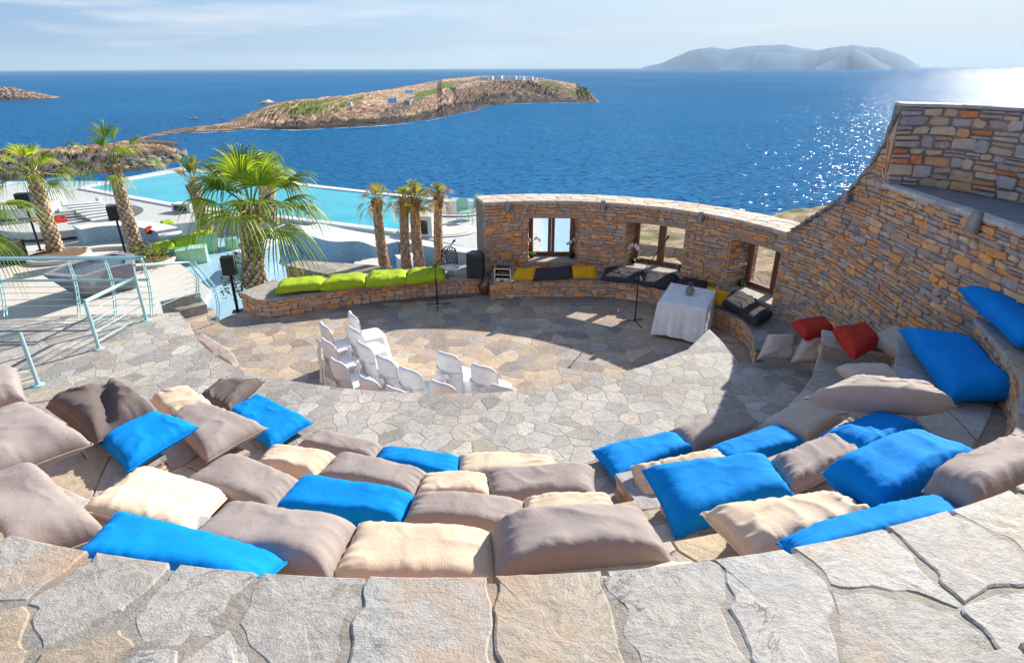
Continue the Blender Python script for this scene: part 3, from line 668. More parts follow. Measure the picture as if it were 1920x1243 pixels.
for wi, (u0, u1, z0, z1) in enumerate(wins):
    mb = MB(); core(mb, fa, u0-.12, u1+.12, z1, z1+.098, .34, 6, inset=-.012, c=(.40,.29,.20)); kid(mb.build('lintel', M['stone']), arch)
    mb = MB(); core(mb, fa, u0+.004, u1-.004, z0-.03, z0+.012, ATH, 6, inset=-.02, c=(.44,.40,.36)); kid(mb.build('sill', M['stone']), arch)
    win = MB(); d0, d1 = .50, .57; t = .095
    def bar(ua, ub, za, zb, m=win, p=0.0):
        m.add([fa(ua,za,-d0+p),fa(ub,za,-d0+p),fa(ub,zb,-d0+p),fa(ua,zb,-d0+p),fa(ua,za,-d1),fa(ub,za,-d1),fa(ub,zb,-d1),fa(ua,zb,-d1)],
              [(0,1,2,3),(5,4,7,6),(0,4,5,1),(3,2,6,7),(0,3,7,4),(1,5,6,2)])
    a, b = u0+.02+SPL[wi][0]*.65, u1-.02-SPL[wi][1]*.65; mid = (a+b)/2
    bar(a, a+t, z0+.013, z1+.0); bar(b-t, b, z0+.013, z1+.0); bar(a+t, b-t, z0+.013, z0+.013+t); bar(a+t, b-t, z1-t*.7, z1)
    bar(mid-.075, mid-.003, z0+.013+t, z1-t*.7, p=.012); bar(mid+.003, mid+.075, z0+.013+t, z1-t*.7, p=.012)
    wo_ = kid(win.build('window_frame', M['wood'], bevel=.004), arch)
    mb = MB()
    for a2, b2 in ((a+t, mid-.075), (mid+.075, b-t)):
        mb.add([fa(a2, z0+.09, -.53), fa(b2, z0+.09, -.53), fa(b2, z1-.06, -.53), fa(a2, z1-.06, -.53)], [(0,1,2,3)])
    pn = mb.build('pane', M['glass']); kid(pn, wo_)
# ---------------- right retaining wall, its curved end, ledge and upper wall
rpts = [(5.19, 11.27), (5.27, 11.03), (5.42, 10.6), (5.50, 10.2), (5.54, 9.75), (5.55, 9.2), (5.53, 8.4), (5.50, 7.5), (5.45, 6.5), (5.40, 5.5), (5.35, 4.5), (5.3, 3.2), (5.3, 1.5)]
rpath = [(p.x, p.y) for p in catmull([Vector((x, y, 0)) for x, y in rpts], 5)]
fr_, Lr2 = path_map(rpath); frr = lambda u, v, o: fr_(u, v, -o)
prof = [(11.5, 2.10), (11.2, 2.12), (11.03, 2.18), (10.57, 2.58), (10.2, 2.86), (9.82, 3.22), (9.55, 3.52), (9.40, 3.75), (9.25, 4.10), (9.10, 4.46)]
def ptop(Y):
    if Y < 9.10: return 3.36
    for (a, za), (b, zb) in zip(prof[:-1], prof[1:]):
        if b <= Y <= a: return za+(zb-za)*(a-Y)/(a-b)
    return prof[0][1]
rtop = lambda u: ptop(frr(u, 0, 0).y)
hw = empty('retaining_wall', (5.8, 8, 0), 'tall ochre and grey stone wall with a sweeping curved end, right of the stage', 'stone wall')
uY = lambda Y: min((abs(frr(Lr2*i/400, 0, 0).y - Y), Lr2*i/400) for i in range(401))[1]
u91 = uY(9.11)
mb = MB(); core(mb, frr, 0, u91, -1, rtop, .55, 60); core(mb, frr, u91, Lr2, -1, 3.33, .55, 50)
stones(mb, frr, Lr2, 0.3, 4.5, WARM+[(.42,.35,.32),(.38,.32,.29),(.46,.40,.36)], top=rtop, hs=(.045, .11), ls=(.10, .38))
kid(mb.build('wall_body', M['stone']), hw)
# cap slabs following the curved end
mb = MB(); i = 0; cp = [(Y, ptop(Y)) for Y in [11.1-.09*k for k in range(23)] if Y > 9.12] + [(9.10, 4.47)]
for (Ya, za), (Yb, zb) in zip(cp[:-1], cp[1:]):
    x0 = frr(uY(Ya), 0, .02).x
    ln = math.hypot(Ya-Yb, za-zb); m = max(1, round(ln/.14))
    for q in range(m):
        y0, z0 = Ya+(Yb-Ya)*q/m, za+(zb-za)*q/m; y1, z1 = Ya+(Yb-Ya)*(q+.94)/m, za+(zb-za)*(q+.94)/m
        nx, nz2 = (z1-z0)/ln*m, (y0-y1)/ln*m; l = math.hypot(nx, nz2); nx /= l; nz2 /= l; tk = random.uniform(.045, .06)
        j = random.uniform(-.012, .012)
        vs = [(x0+j, y0, z0), (x0+j, y1, z1), (x0+j, y1+nx*tk, z1+nz2*tk), (x0+j, y0+nx*tk, z0+nz2*tk)]
        vs += [(x0+.62, v[1], v[2]) for v in vs]
        mb.add(vs, [(0,1,2,3),(4,7,6,5),(0,4,5,1),(1,5,6,2),(2,6,7,3),(3,7,4,0)], rndcol([(.30,.27,.26),(.36,.33,.31),(.26,.23,.23)]))
kid(mb.build('edge_cap', M['stone']), hw)
upath = [(p.x, p.y) for p in catmull([Vector(q) for q in ((5.535, 9.075, 0), (5.9, 8.93, 0), (6.2, 8.6, 0), (6.42, 7.8, 0), (6.6, 6.5, 0), (6.65, 4, 0), (6.65, 1, 0))], 5)]
fu_, Lu = path_map(upath); fu = lambda u, v, o: fu_(u, v, -o)
mb = MB(); core(mb, fu, .0, Lu, 3.2, 4.46, .5, 40)
stones(mb, fu, Lu, 3.37, 4.45, [(.46,.39,.37),(.50,.42,.38),(.43,.37,.36),(.56,.43,.33),(.60,.38,.25),(.72,.24,.10),(.66,.32,.15),(.50,.43,.41),(.50,.41,.36),(.46,.40,.41),(.62,.46,.31)], hs=(.09, .17), ls=(.14, .36), relief=.035, gap=.010)
kid(mb.build('upper_wall_body', M['stone']), hw)
mb = MB(); copings(mb, fu, 0, Lu, 4.455, .5, cell=.5, slab=.04, pal=[(.40,.38,.37),(.46,.43,.41)]); kid(mb.build('coping', M['stone']), hw)
mb = MB()   # ledge floor between the two walls
lp = [(frr(u91+(Lr2-u91)*k/20, 0, -.10)) for k in range(21)]; up_ = [fu(Lu*k/20, 0, -.05) for k in range(21)]
mb.prism([(p.x, p.y) for p in lp] + [(p.x, p.y) for p in up_[::-1]], 3.15, 3.372); kid(mb.build('ledge', M['greyconcrete']), hw)
mb = MB(); paving(mb, lambda u, v, h: frr(u, 3.335+h, .025-v), u91+.02, Lr2, 0, .16, .4, thick=.05, joint=.005, seeds=[(u91+.25+.42*k+random.uniform(-.06,.06), .08) for k in range(20)], pal=[(.58,.56,.54),(.50,.49,.48),(.62,.60,.57)], relief=.003)
kid(mb.build('ledge_edge', M['stone']), hw)
# ---------------- stage benches
BZ = .42
def bench(px, z, label, back_fn, depth=None, endcap=True):
    pts = [G(x, y, z) for x, y in px]; fp = [(p.x, p.y) for p in catmull(pts, 4)]
    f_, Ln = path_map(fp); f = lambda u, v, o: f_(u, v, -o)
    b = empty('stone_bench', f(Ln/2, 0, -.2), label, 'stone bench')
    mb = MB(); n = 40; bk = [back_fn(Vector((x, y, 0)), f, Ln*i/(len(fp)-1)) for i, (x, y) in enumerate(fp)]
    inn = [f(Ln*i/n, 0, -.016) for i in range(n+1)]
    poly = [(p.x, p.y) for p in inn] + [(p.x, p.y) for p in bk[::-1]]
    mb.prism(poly, -.3, z-.045, c=MORT)
    stones(mb, f, Ln, 0, z-.045, WARM, hs=(.06, .12), ls=(.12, .34)); kid(mb.build('bench_body', M['stone']), b)
    mb = MB(); poly2 = [(p.x, p.y) for p in [f(Ln*i/n, 0, .02) for i in range(n+1)]] + [(p.x, p.y) for p in bk[::-1]]
    mb.prism(poly2, z-.0445, z); kid(mb.build('bench_top', M['bench']), b)
    return b
def back_arch(p, f, u):
    if p.y < 11.2: return Vector((5.56, p.y+.15, 0))
    a = math.atan2(p.x-AX, p.y-AY); a = max(R_(PH0)+.005, min(R_(PH1+3), a)); return Vector((AX+(AR-.0)*math.sin(a), AY+(AR-.0)*math.cos(a), 0))
bench([(920,531),(940,528),(1014,526),(1125,526),(1198,533),(1240,543),(1338,575),(1390,600),(1412,622),(1418,655)], BZ, 'low curved stone bench under the three windows, strewn with grey and yellow cushions', back_arch)
bench([(450,548),(462,551),(480,560),(505,561),(560,554),(645,541),(740,531),(830,522),(918,518)], BZ, 'long curved stone bench left of the stage carrying lime cushions', lambda p, f, u: Vector((f(u, 0, -.95).x, f(u, 0, -.95).y, 0)))
# ---------------- pool terrace
LZ, DZ = -1.2, -.6
def pp(px, z): return [(G(x, y, z).x, G(x, y, z).y) for x, y in px]
mb = MB(); mb.prism([(-45, 10), (-45, 37), (-24, 37), (3, 30), (3, 14), (-2, 13.2), (-6.3, 12.6), (-7, 9), (-16, 8)], -4, LZ, bottom=False); tag(mb.build('terrace', M['mosaic']), kind='structure')
mb = MB(); mb.prism(pp([(-60,600),(-60,470),(60,452),(180,442),(240,450),(300,470),(345,500),(395,545),(350,600)], -1.0), LZ-.3, -1.0, bottom=False); tag(mb.build('terrace', M['concrete']), kind='structure')
mb = MB(); mb.prism(pp([(-80,345),(60,340),(132,352),(341,313),(604,348),(925,384),(1015,395),(1015,480),(925,474),(745,436),(690,428),(560,412),(430,410),(330,420),(215,425),(140,410),(-60,430)], DZ), LZ-2, DZ, bottom=False); tag(mb.build('pool_deck', M['deck']), kind='structure')
pool_px = [(160,353),(343,321),(600,354),(842,380),(800,405),(748,433),(543,408),(340,386)]
mb = MB(); mb.prism(pp(pool_px, DZ+.012), DZ-.1, DZ+.012); tag(mb.build('pool_water', M['pool']), kind='structure')
mb = MB(); pl = [G(x, y, DZ) for x, y in pool_px]
kp = [(p.x, p.y) for p in pl] + [(pl[0].x, pl[0].y)]
fk_, Lk = path_map(kp)
for k in range(len(pl)):
    a, b = pl[k], pl[(k+1) % len(pl)]; t = (b-a).normalized(); nn = Vector((-t.y, t.x, 0)); wd = .38
    q = [a - t*.01, b + t*.01, b + nn*wd + t*.01, a + nn*wd - t*.01]; mb.prism([(v.x, v.y) for v in q], DZ-.02, DZ+.05+.002*k)
tag(mb.build('pool_edge', M['whitewall']), kind='structure')
# ---------------- sea
mb = MB(); SZ = -35.0
mb.add([(-28500, -2000, SZ), (28500, -2000, SZ), (28500, 51500, SZ), (-28500, 51500, SZ)], [(0,1,2,3)]); tag(mb.build('sea', M['sea']), kind='structure')
def interp(tab, x):
    if x <= tab[0][0]: return tab[0][1]
    for (a, b), (c, d) in zip(tab[:-1], tab[1:]):
        if x <= c: return b+(d-b)*(x-a)/(c-a)
    return tab[-1][1]
def fbm(x, y, s=0): return noise.fractal(Vector((x, y, s)), 1.0, 2.1, 6)
def island(name, near, far, crest, m, x0, x1, nx, ny, rough=1.0, seed=0, exp=.55, colfn=None, cpos=.55):
    """near/far: photo y of the two waterlines by photo x; crest: photo y of the ridge. Heights follow from the true distances"""
    vs = []; cs = []
    for i in range(nx+1):
        x = x0+(x1-x0)*i/nx; p = G(x, interp(near, x), SZ); q = G(x, interp(far, x), SZ)
        fade = min(1, (i/nx)/.03, (1-i/nx)/.03)
        dn, df = p.y, q.y; pk = dn+(df-dn)*cpos; c = ray(x, interp(crest, x)); zc = EYE+c.z/c.y*pk; hc = max(.5, zc-SZ)*fade
        for k in range(ny+1):
            s = k/ny; P = p.lerp(q, s)
            t = s/cpos if s < cpos else (1-s)/(1-cpos)
            h = hc*min(1, t)**exp
            sc = 1/max(8, (df-dn)*.16)
            n = fbm(P.x*sc, P.y*sc*.8, seed); rdg = abs(fbm(P.x*sc*2.5, P.y*sc*2, seed+9))
            gl = abs(fbm(P.x*sc*1.3, P.y*sc*.5, seed+4))
            h2 = h*(1 + rough*.25*n*min(1, t*2)*(1-min(1, max(0, t-.6)/.4)*.8)) - h*rough*(.75*rdg+.55*gl)*(1-min(1, t))**.7 * min(1, t*6)
            h2 += rough*1.6*fbm(P.x*.13, P.y*.13, seed+2)*min(1, t*3)*hc/14
            ck = noise.voronoi(Vector((P.x*.055, P.y*.055, seed)))[0]; h2 += rough*(ck[1]-ck[0]-.3)*hc*.5*(1-min(1, t))**.5*min(1, t*8)
            edge = 1 if 0 < k < ny else 0
            vs.append((P.x, P.y, SZ - .8 + (h2+.8)*edge)); cq = colfn(x, s, n) if colfn else (.3,.2,.13)
            if cq[0] > cq[1]*1.05:
                kk = .62 + .75*noise.cell(Vector((P.x*.11+2*noise.noise(P*.05), P.y*.11+2*noise.noise(P*.05+Vector((9,0,0))), seed))) if True else 1
                kk = max(.5, min(1.35, kk)); cq = tuple(q*kk for q in cq)
            cs.append(cq)
    fs = [(i*(ny+1)+k, (i+1)*(ny+1)+k, (i+1)*(ny+1)+k+1, i*(ny+1)+k+1) for i in range(nx) for k in range(ny)]
    mb = MB(); mb.v = vs; mb.c = cs; mb.f = fs; mb.mi = [0]*len(fs); return tag(mb.build(name, m), kind='structure')
near = [(245,266),(330,250),(440,246),(470,242),(560,244),(640,240),(700,237),(760,232),(800,227),(850,217),(900,206),(918,199),(960,195),(1040,193),(1124,193)]
far = [(245,262),(330,242),(420,232),(480,207),(520,198),(600,188),(700,174),(830,150),(900,143),(1000,148),(1080,158),(1124,190)]
crest = [(245,263),(330,245),(430,233),(480,214),(520,196),(560,188),(640,182),(700,177),(760,172),(820,160),(830,150),(880,149),(905,144),(1000,143),(1020,150),(1060,157),(1105,166),(1124,191)]
def icol(x, s, n):
    v = s/.55                      # 0 at the waterline, 1 on the ridge
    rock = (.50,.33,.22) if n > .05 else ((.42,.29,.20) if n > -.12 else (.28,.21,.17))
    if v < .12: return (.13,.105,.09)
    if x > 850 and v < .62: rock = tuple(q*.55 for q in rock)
    grass = (.15,.19,.04)
    if 485 < x < 695 and v > .62 - .25*math.sin((x-485)/210*math.pi) and v < .93 and n < .1: return grass
    if 778 < x < 852 and .52 < v < .80 and n < .3: return grass
    if 1015 < x < 1052 and .62 < v < .9: return grass
    if 1064 < x < 1108 and .35 < v < .62: return grass
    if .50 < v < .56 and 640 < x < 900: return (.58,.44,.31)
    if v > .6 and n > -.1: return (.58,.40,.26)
    return rock
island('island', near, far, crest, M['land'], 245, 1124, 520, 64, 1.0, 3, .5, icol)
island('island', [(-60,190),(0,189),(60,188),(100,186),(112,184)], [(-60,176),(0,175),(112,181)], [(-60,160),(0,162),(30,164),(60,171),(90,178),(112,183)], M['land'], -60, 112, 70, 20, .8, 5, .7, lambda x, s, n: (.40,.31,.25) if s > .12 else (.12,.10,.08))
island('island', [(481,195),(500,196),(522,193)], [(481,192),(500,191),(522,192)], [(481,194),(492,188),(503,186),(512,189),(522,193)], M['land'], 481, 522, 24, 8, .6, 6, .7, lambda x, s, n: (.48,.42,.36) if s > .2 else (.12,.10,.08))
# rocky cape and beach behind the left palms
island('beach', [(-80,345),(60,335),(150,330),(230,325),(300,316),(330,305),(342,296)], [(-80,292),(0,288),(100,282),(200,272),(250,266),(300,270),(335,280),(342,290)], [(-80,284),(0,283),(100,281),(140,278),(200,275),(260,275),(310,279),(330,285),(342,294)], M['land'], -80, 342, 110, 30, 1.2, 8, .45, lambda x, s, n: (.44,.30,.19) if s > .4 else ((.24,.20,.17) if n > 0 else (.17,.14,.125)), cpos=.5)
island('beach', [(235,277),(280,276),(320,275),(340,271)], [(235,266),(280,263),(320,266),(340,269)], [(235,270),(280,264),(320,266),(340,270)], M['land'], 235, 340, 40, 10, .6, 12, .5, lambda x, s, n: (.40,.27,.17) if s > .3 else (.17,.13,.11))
# far islands, the blue of haze put into their base colour
def faris(D, tab, seed, depth, name='hill'):
    pts = []; n = 90; x0, x1 = tab[0][0], tab[-1][0]; vs = []; m = 14
    for i in range(n+1):
        x = x0+(x1-x0)*i/n; c = GD(x, interp(tab, x), D); base = GD(x, 128, D)
        hh = max(0, c.z - SZ) + D*.0012*fbm(x*.03, seed, 0)*min(1, i/8, (n-i)/8)
        for k in range(m+1):
            s = k/m; ss = math.sin(s*math.pi); vs.append((base.x*(1+(s-.5)*depth/D), D+(s-.5)*depth, SZ-3+(hh+3)*ss**.8*(1+.22*fbm(x*.05, s*3, seed)*(1-ss))))
    fs = [(i*(m+1)+k, (i+1)*(m+1)+k, (i+1)*(m+1)+k+1, i*(m+1)+k+1) for i in range(n) for k in range(m)]
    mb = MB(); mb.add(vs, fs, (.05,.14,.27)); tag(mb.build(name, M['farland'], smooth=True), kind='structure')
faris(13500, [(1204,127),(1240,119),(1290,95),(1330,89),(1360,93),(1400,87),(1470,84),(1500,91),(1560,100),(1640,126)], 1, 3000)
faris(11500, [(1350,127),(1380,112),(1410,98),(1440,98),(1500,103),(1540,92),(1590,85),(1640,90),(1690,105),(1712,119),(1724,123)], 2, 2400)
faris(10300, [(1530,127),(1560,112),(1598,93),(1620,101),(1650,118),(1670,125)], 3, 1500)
# ground outside the windows, falling to the sea on the right
vs = []; cs = []; nx, ny = 70, 60
for i in range(nx+1):
    for k in range(ny+1):
        u = i/nx; v = k/ny; x = -3 + 60*u; y = 13 + 62*v**1.3 if x < 6.4 else 2 + 73*v**1.3
        shore = 26 + 22*u; z = .1 - 6.0*(max(0, y-14)/shore)**1.0
        if y > shore+14: z -= (y-shore-14)*1.4
        z += .5*fbm(x*.25, y*.25, 2)*min(1, max(0, y-15)/6) + .16*fbm(x*1.3, y*1.3, 7)
        if y < 17: z = min(z, -1.0)
        vs.append((x, y, max(z, SZ-2))); g = fbm(x*.3, y*.3, 4)
        cs.append((.42,.31,.20) if g > -.15 else ((.15,.16,.07) if y > 24 else (.34,.27,.20)))
fs = [(i*(ny+1)+k, (i+1)*(ny+1)+k, (i+1)*(ny+1)+k+1, i*(ny+1)+k+1) for i in range(nx) for k in range(ny)]
mb = MB(); mb.v = vs; mb.c = cs; mb.f = fs; mb.mi = [0]*len(fs); tag(mb.build('ground', M['scrub']), kind='structure')
# slope under the terraces
vs = [(-70, 5, -3), (8, 5, -3), (6, 34, -4.5), (-28, 44, -4.5), (-80, 38, -4.5), (-90, 60, SZ-2), (-30, 75, SZ-2), (10, 70, SZ-2), (30, 5, SZ), (-120, 5, SZ)]
mb = MB(); mb.add(vs, [(0,1,2,3,4), (4,3,6,5), (3,2,7,6), (2,1,8,7), (0,4,5,9)], (.28,.22,.17)); tag(mb.build('ground', M['land']), kind='structure')
fo = MB(); rnd = random.Random(2)
for x in range(330, 1130, 2):
    y = interp(near, x); wv = max(0, .5+1.6*noise.noise(Vector((x*.03, 0, 0)))+.6*noise.noise(Vector((x*.3, 3, 0))))
    if wv < .25: continue
    a_, b_ = G(x, y+.2, SZ+.25), G(x+2.4, interp(near, x+2.4)+.2, SZ+.25); nrm_ = Vector((0, -1, 0))*(.8+2.6*wv*(1 if x < 930 else .8))
    fo.add([a_, b_, b_+nrm_*rnd.uniform(.6, 1.2), a_+nrm_*rnd.uniform(.6, 1.2)], [(0,1,2,3)], (.8,.82,.84))
tag(fo.build('foam', M['foam']), kind='stuff')
# sea air: far things fade to pale blue
mb = MB(); mb.box((-29000, -2500, SZ-1.2), (29000, 52000, 640)); hz_ = mb.build('haze', M['haze']); tag(hz_, kind='stuff')
# ------------------------------------------------------------------ cushions
def cushion(label, m, px, zs, T=.24, bot=.10, wr=1.0, group='floor cushions on the seating tiers', fold=0.0, clampr=None, seed=None, plump=6.5, name='floor_cushion', cat='cushion', grow=1.06):
    global _cs
    _cs += 1; sd = seed or _cs
    rnd = random.Random(sd*13+5)
    if isinstance(zs, (int, float)): zs = (zs,)*4
    P = [G(x, y, z) for (x, y), z in zip(px, zs)]
    if clampr:
        for i, p in enumerate(P):
            r = math.hypot(p.x-CX, p.y-CY)
            if r > clampr: k = clampr/r; P[i] = Vector((CX+(p.x-CX)*k, CY+(p.y-CY)*k, p.z))
    if grow:
        c0 = (P[0]+P[1]+P[2]+P[3])/4; P = [c0 + Vector(((p.x-c0.x)*grow, (p.y-c0.y)*grow, p.z-c0.z)) for p in P]
    A, B, C, D = P
    nrm = ((B-A).cross(A-D) + (C-D).cross(B-C)).normalized()
    if nrm.z < 0: nrm = -nrm
    nu, nv = 40, 30
    o_ = Vector((sd*3.1, sd*1.7, 0)); ctr = (A+B+C+D)/4
    lu = ((B-A).length + (C-D).length)/2; lv = ((D-A).length + (C-B).length)/2
    T *= .66; bot *= .9
    k1, k2 = rnd.uniform(7, 10), rnd.uniform(6, 9)
    def surf(u, v, side):
        a, b = 2*u-1, 2*v-1
        # edges pulled in between the corners
        uu = .5 + .5*a*(1-.030*(1-b*b)); vv = .5 + .5*b*(1-.04*(1-a*a))
        p = A.lerp(B, uu).lerp(D.lerp(C, uu), vv)
        e = max(0, 1-abs(a)**plump)*max(0, 1-abs(b)**plump)
        t = e**.6
        q = Vector((u*lu, v*lv, side*.7)) + o_
        lump = 1 + .22*noise.noise(q*2.2) + .08*noise.noise(q*5.5)
        du, dv = 1-abs(a), 1-abs(b)
        n1_ = noise.noise(Vector((v*lv*k1*1.5, u*lu*2.2+sd, side))); n2_ = noise.noise(Vector((u*lu*k2*1.5, v*lv*2.2+sd*2, side+4)))
        wv = 1.7*math.exp(-du*lu/.13)*(max(0, 1-abs(n1_)*3.2)-.45)*min(1, du*14)
        wv += 1.0*math.exp(-dv*lv/.09)*(max(0, 1-abs(n2_)*3.2)-.45)*min(1, dv*14)
        rg = 1-abs(noise.noise(Vector((q.x*3.2+q.y*1.6, q.y*3.2-q.x*1.1, sd)))*2); rg = max(0, rg)**5
        w = wr*(.013*wv + .016*rg*t*(.4+.6*noise.noise(q*1.3)))
        hgt = (T*t*lump + w*1.25) if side > 0 else -(bot*t*lump) + w*.3
        if fold:
            f = math.exp(-((a*.8+b*.5-.1)/.22)**2); hgt -= side*fold*T*f*t*1.2
        x = p + nrm*hgt
        x += Vector((noise.noise(q*2.1), noise.noise(q*2.1+Vector((9,0,0))), 0))*.012
        return x
    mb = MB(); mb.uv = []
    vs = []; 
    for side in (1, -1):
        for i in range(nu+1):
            for j in range(nv+1):
                if side < 0 and (i in (0, nu) or j in (0, nv)): continue
                vs.append(surf(i/nu, j/nv, side)); mb.uv.append((i/nu*lu, j/nv*lv))
    idx = lambda i, j: i*(nv+1)+j
    off = (nu+1)*(nv+1)
    def idb(i, j): return idx(i, j) if (i in (0, nu) or j in (0, nv)) else off + (i-1)*(nv-1) + (j-1)
    fs = [(idx(i, j), idx(i, j+1), idx(i+1, j+1), idx(i+1, j)) for i in range(nu) for j in range(nv)]
    fs += [(idb(i, j), idb(i+1, j), idb(i+1, j+1), idb(i, j+1)) for i in range(nu) for j in range(nv)]
    uvb = mb.uv; mb.v = [tuple(p) for p in vs]; mb.f = fs; mb.c = [(.5,.5,.5)]*len(vs); mb.mi = [0]*len(fs)
    t = empty(name, (ctr.x, ctr.y, min(p.z for p in P)-bot), label, cat, group)
    kid(mb.build('cover', M[m], smooth=True), t)
    pb = MB(); loop = [surf(i/nu, 0, 1) for i in range(nu)] + [surf(1, j/nv, 1) for j in range(nv)] + [surf(1-i/nu, 1, 1) for i in range(nu)] + [surf(0, 1-j/nv, 1) for j in range(nv+1)]
    pb.tube(loop, .0065, 5, cap=False); kid(pb.build('piping', M[m], smooth=True), t)
    return t
_cs = 0
Zr, Z1, Z2, Z3 = 1.0, 1.45, 1.9, 2.35
h = .11
K = cushion
# back row, against the parapet
K('long bright blue cushion propped against the parapet, its pointed corner at the bottom left', 'blue', [(222,968),(524,1056),(480,1110),(140,1052)], (2.62,2.62,2.74,2.74), .12, .10, 1.0, clampr=7.56)
K('big smooth taupe back row cushion between the long blue one and the corduroy beige one', 'taupe', [(432,962),(668,996),(612,1096),(338,1045)], (Z3+h,Z3+h,Z3+.16,Z3+.16), .24, clampr=7.55)
K('widest pale beige corduroy cushion in the back row, lying flat between two taupe ones', 'beige', [(682,985),(926,1008),(940,1108),(618,1098)], Z3+h, .17, .1, 1.1, clampr=7.55)
K('very plump taupe cushion with crinkled short sides, back row, right of the corduroy beige one', 'taupe', [(925,1000),(1200,978),(1258,1072),(935,1108)], Z3+.17, .31, .14, 1.5, clampr=7.5)
K('flat beige striped cushion squeezed under the plump taupe cushion in the back row', 'beige', [(970,1078),(1284,1056),(1296,1086),(950,1112)], (Z3+.20,Z3+.20,Z3+.25,Z3+.25), .05, .05, .6, clampr=7.56)
K('huge taupe cushion at the left edge of the picture, lying just above the parapet', 'taupe', [(-90,930),(72,890),(198,1000),(20,1072)], (Z3+h,Z3+h,Z3+.14,Z3+.16), .26, clampr=7.55)
# third tier, centre
K('creased pale beige cushion above the long blue one, beside the left stair', 'beige', [(262,884),(428,930),(352,1014),(150,956)], (Z2+.2,Z2+.2,Z3+.05,Z3+.05), .15, .1, 1.2, grow=1.0)
K('plump taupe cushion between the creased beige and the flat blue cushion in the middle rows', 'taupe', [(432,864),(562,908),(512,972),(338,922)], Z2+h+.02, .22)
K('flat smooth blue cushion in the middle of the centre block, framed by taupe cushions', 'blue', [(575,896),(775,934),(752,988),(512,962)], Z2+.12, .17, .1, .6)
K('taupe cushion right of the flat blue cushion in the centre block', 'taupe', [(775,940),(980,946),(976,1008),(757,994)], Z2+.12, .2)
K('beige cushion with a knotted crumpled left end, beside the central stair', 'beige', [(985,942),(1140,940),(1160,978),(980,996)], Z2+.12, .18, .1, 1.5)
# second row
K('small smooth pale beige cushion in the second row next to the left stair', 'beige', [(512,842),(632,860),(590,902),(478,880)], Z1+.1, .17)
K('taupe cushion with gathered right end, second row behind the flat blue one', 'taupe', [(640,858),(802,893),(772,940),(590,905)], Z1+.1, .2, .1, 1.2)
K('small rounded beige cushion in the second row between two taupe cushions', 'beige', [(795,896),(915,900),(925,944),(780,940)], Z1+.1, .17)
K('long taupe cushion at the right end of the second row, with a folded left corner', 'taupe', [(908,888),(1110,882),(1113,938),(925,948)], Z1+.12, .2)
# front row on the walkway
K('taupe cushion at the left end of the front row on the flagstones', 'taupe', [(600,812),(718,842),(700,872),(558,842)], Zr+.1, .18)
K('small blue cushion in the middle of the front row on the flagstones', 'blue', [(720,845),(860,860),(858,902),(702,876)], Zr+.1, .17)
K('low beige cushion at the right end of the front row on the flagstones', 'beige', [(864,858),(1034,865),(1036,900),(862,904)], Zr+.1, .18, wr=1.3)
# left block
K('big taupe cushion on the upper left tier, pointed corner hanging over the stair', 'taupe', [(-110,830),(58,768),(168,832),(-10,902)], Z3+.12, .24)
K('crumpled dark brown corduroy cushion folded over on the left block', 'brown', [(92,765),(212,722),(290,775),(182,832)], (2.15,2.15,2.05,2.05), .27, .12, 2.6, fold=.45)
K('bright blue cushion on the left block beside the stair, below the crumpled dark one', 'blue', [(188,828),(281,772),(368,802),(240,880)], Z2+.10, .15, .08, 1.4)
K('crumpled cream cushion half hidden behind the taupe one on the left block', 'beige', [(285,752),(345,728),(402,765),(322,788)], Z1+.16, .16, .1, 2.4)
K('taupe cushion lying between the two blue ones on the left block', 'taupe', [(318,790),(365,762),(496,803),(388,864)], Z1+.12, .21, .1, 1.2)
K('small crumpled dark brown cushion at the far end of the left block', 'brown', [(375,748),(415,720),(494,716),(430,772)], Zr+.16, .17, .1, 2.6)
K('bright blue cushion on the walkway at the foot of the left block', 'blue', [(427,773),(484,743),(582,793),(508,840)], Zr+.1, .15, .08, 1.4)
K('taupe cushion cut by the left picture edge, below the mint handrail', 'taupe', [(-60,705),(30,698),(48,755),(-40,775)], Z2+.12, .2, .1, 1.3)
# right block
K('blue cushion at the left end of the front row beyond the central stair', 'blue', [(1114,846),(1262,815),(1298,846),(1157,902)], Zr+.1, .16, .1, 1.2)
K('charcoal taupe cushion half in the wall shadow, front row of the right block', 'taupe', [(1260,808),(1398,774),(1426,806),(1300,846)], Zr+.1, .15)
K('creased beige cushion draped over the lowest tier end by the central stair', 'beige', [(1186,876),(1340,848),(1368,872),(1205,945)], (Z1+.1,Z1+.1,Z1+.1,Z1-.1), .16, .1, 2.4)
K('blue cushion lying wholly in shade in the second row of the right block', 'blue', [(1325,846),(1458,802),(1512,836),(1372,872)], Z1+.1, .15, .1, .6)
K('sand coloured cushion in shade, partly under the long pointed one', 'sand', [(1434,794),(1516,757),(1578,796),(1513,828)], Z1+.12, .2)
K('long sand coloured corduroy cushion with pointed ends lying across the right tiers in shade', 'sand', [(1597,716),(1732,724),(1786,760),(1516,747)], (Z2+.36,Z2+.36,Z2+.30,Z2+.30), .18, .20, 1.8)
K('small sand coloured cushion peeping out behind the long pointed one', 'sand', [(1570,693),(1660,689),(1692,714),(1600,708)], Z2+.1, .12)
K('large bright blue cushion on the second tier right of the central stair', 'blue', [(1211,884),(1434,864),(1480,926),(1270,1006)], (Z2+.12,Z2+.12,Z2+.12,Z2+.02), .22, .12, 1.1)
K('creased taupe cushion half in sun beside the large blue cushion on the right block', 'taupe', [(1443,872),(1555,828),(1628,860),(1482,924)], Z2+.1, .2, .1, 2.0)
K('deep blue cushion in shade tucked under the long sand coloured one', 'blue', [(1537,823),(1640,784),(1728,806),(1630,855)], Z2+.1, .17, .1, 2.0)
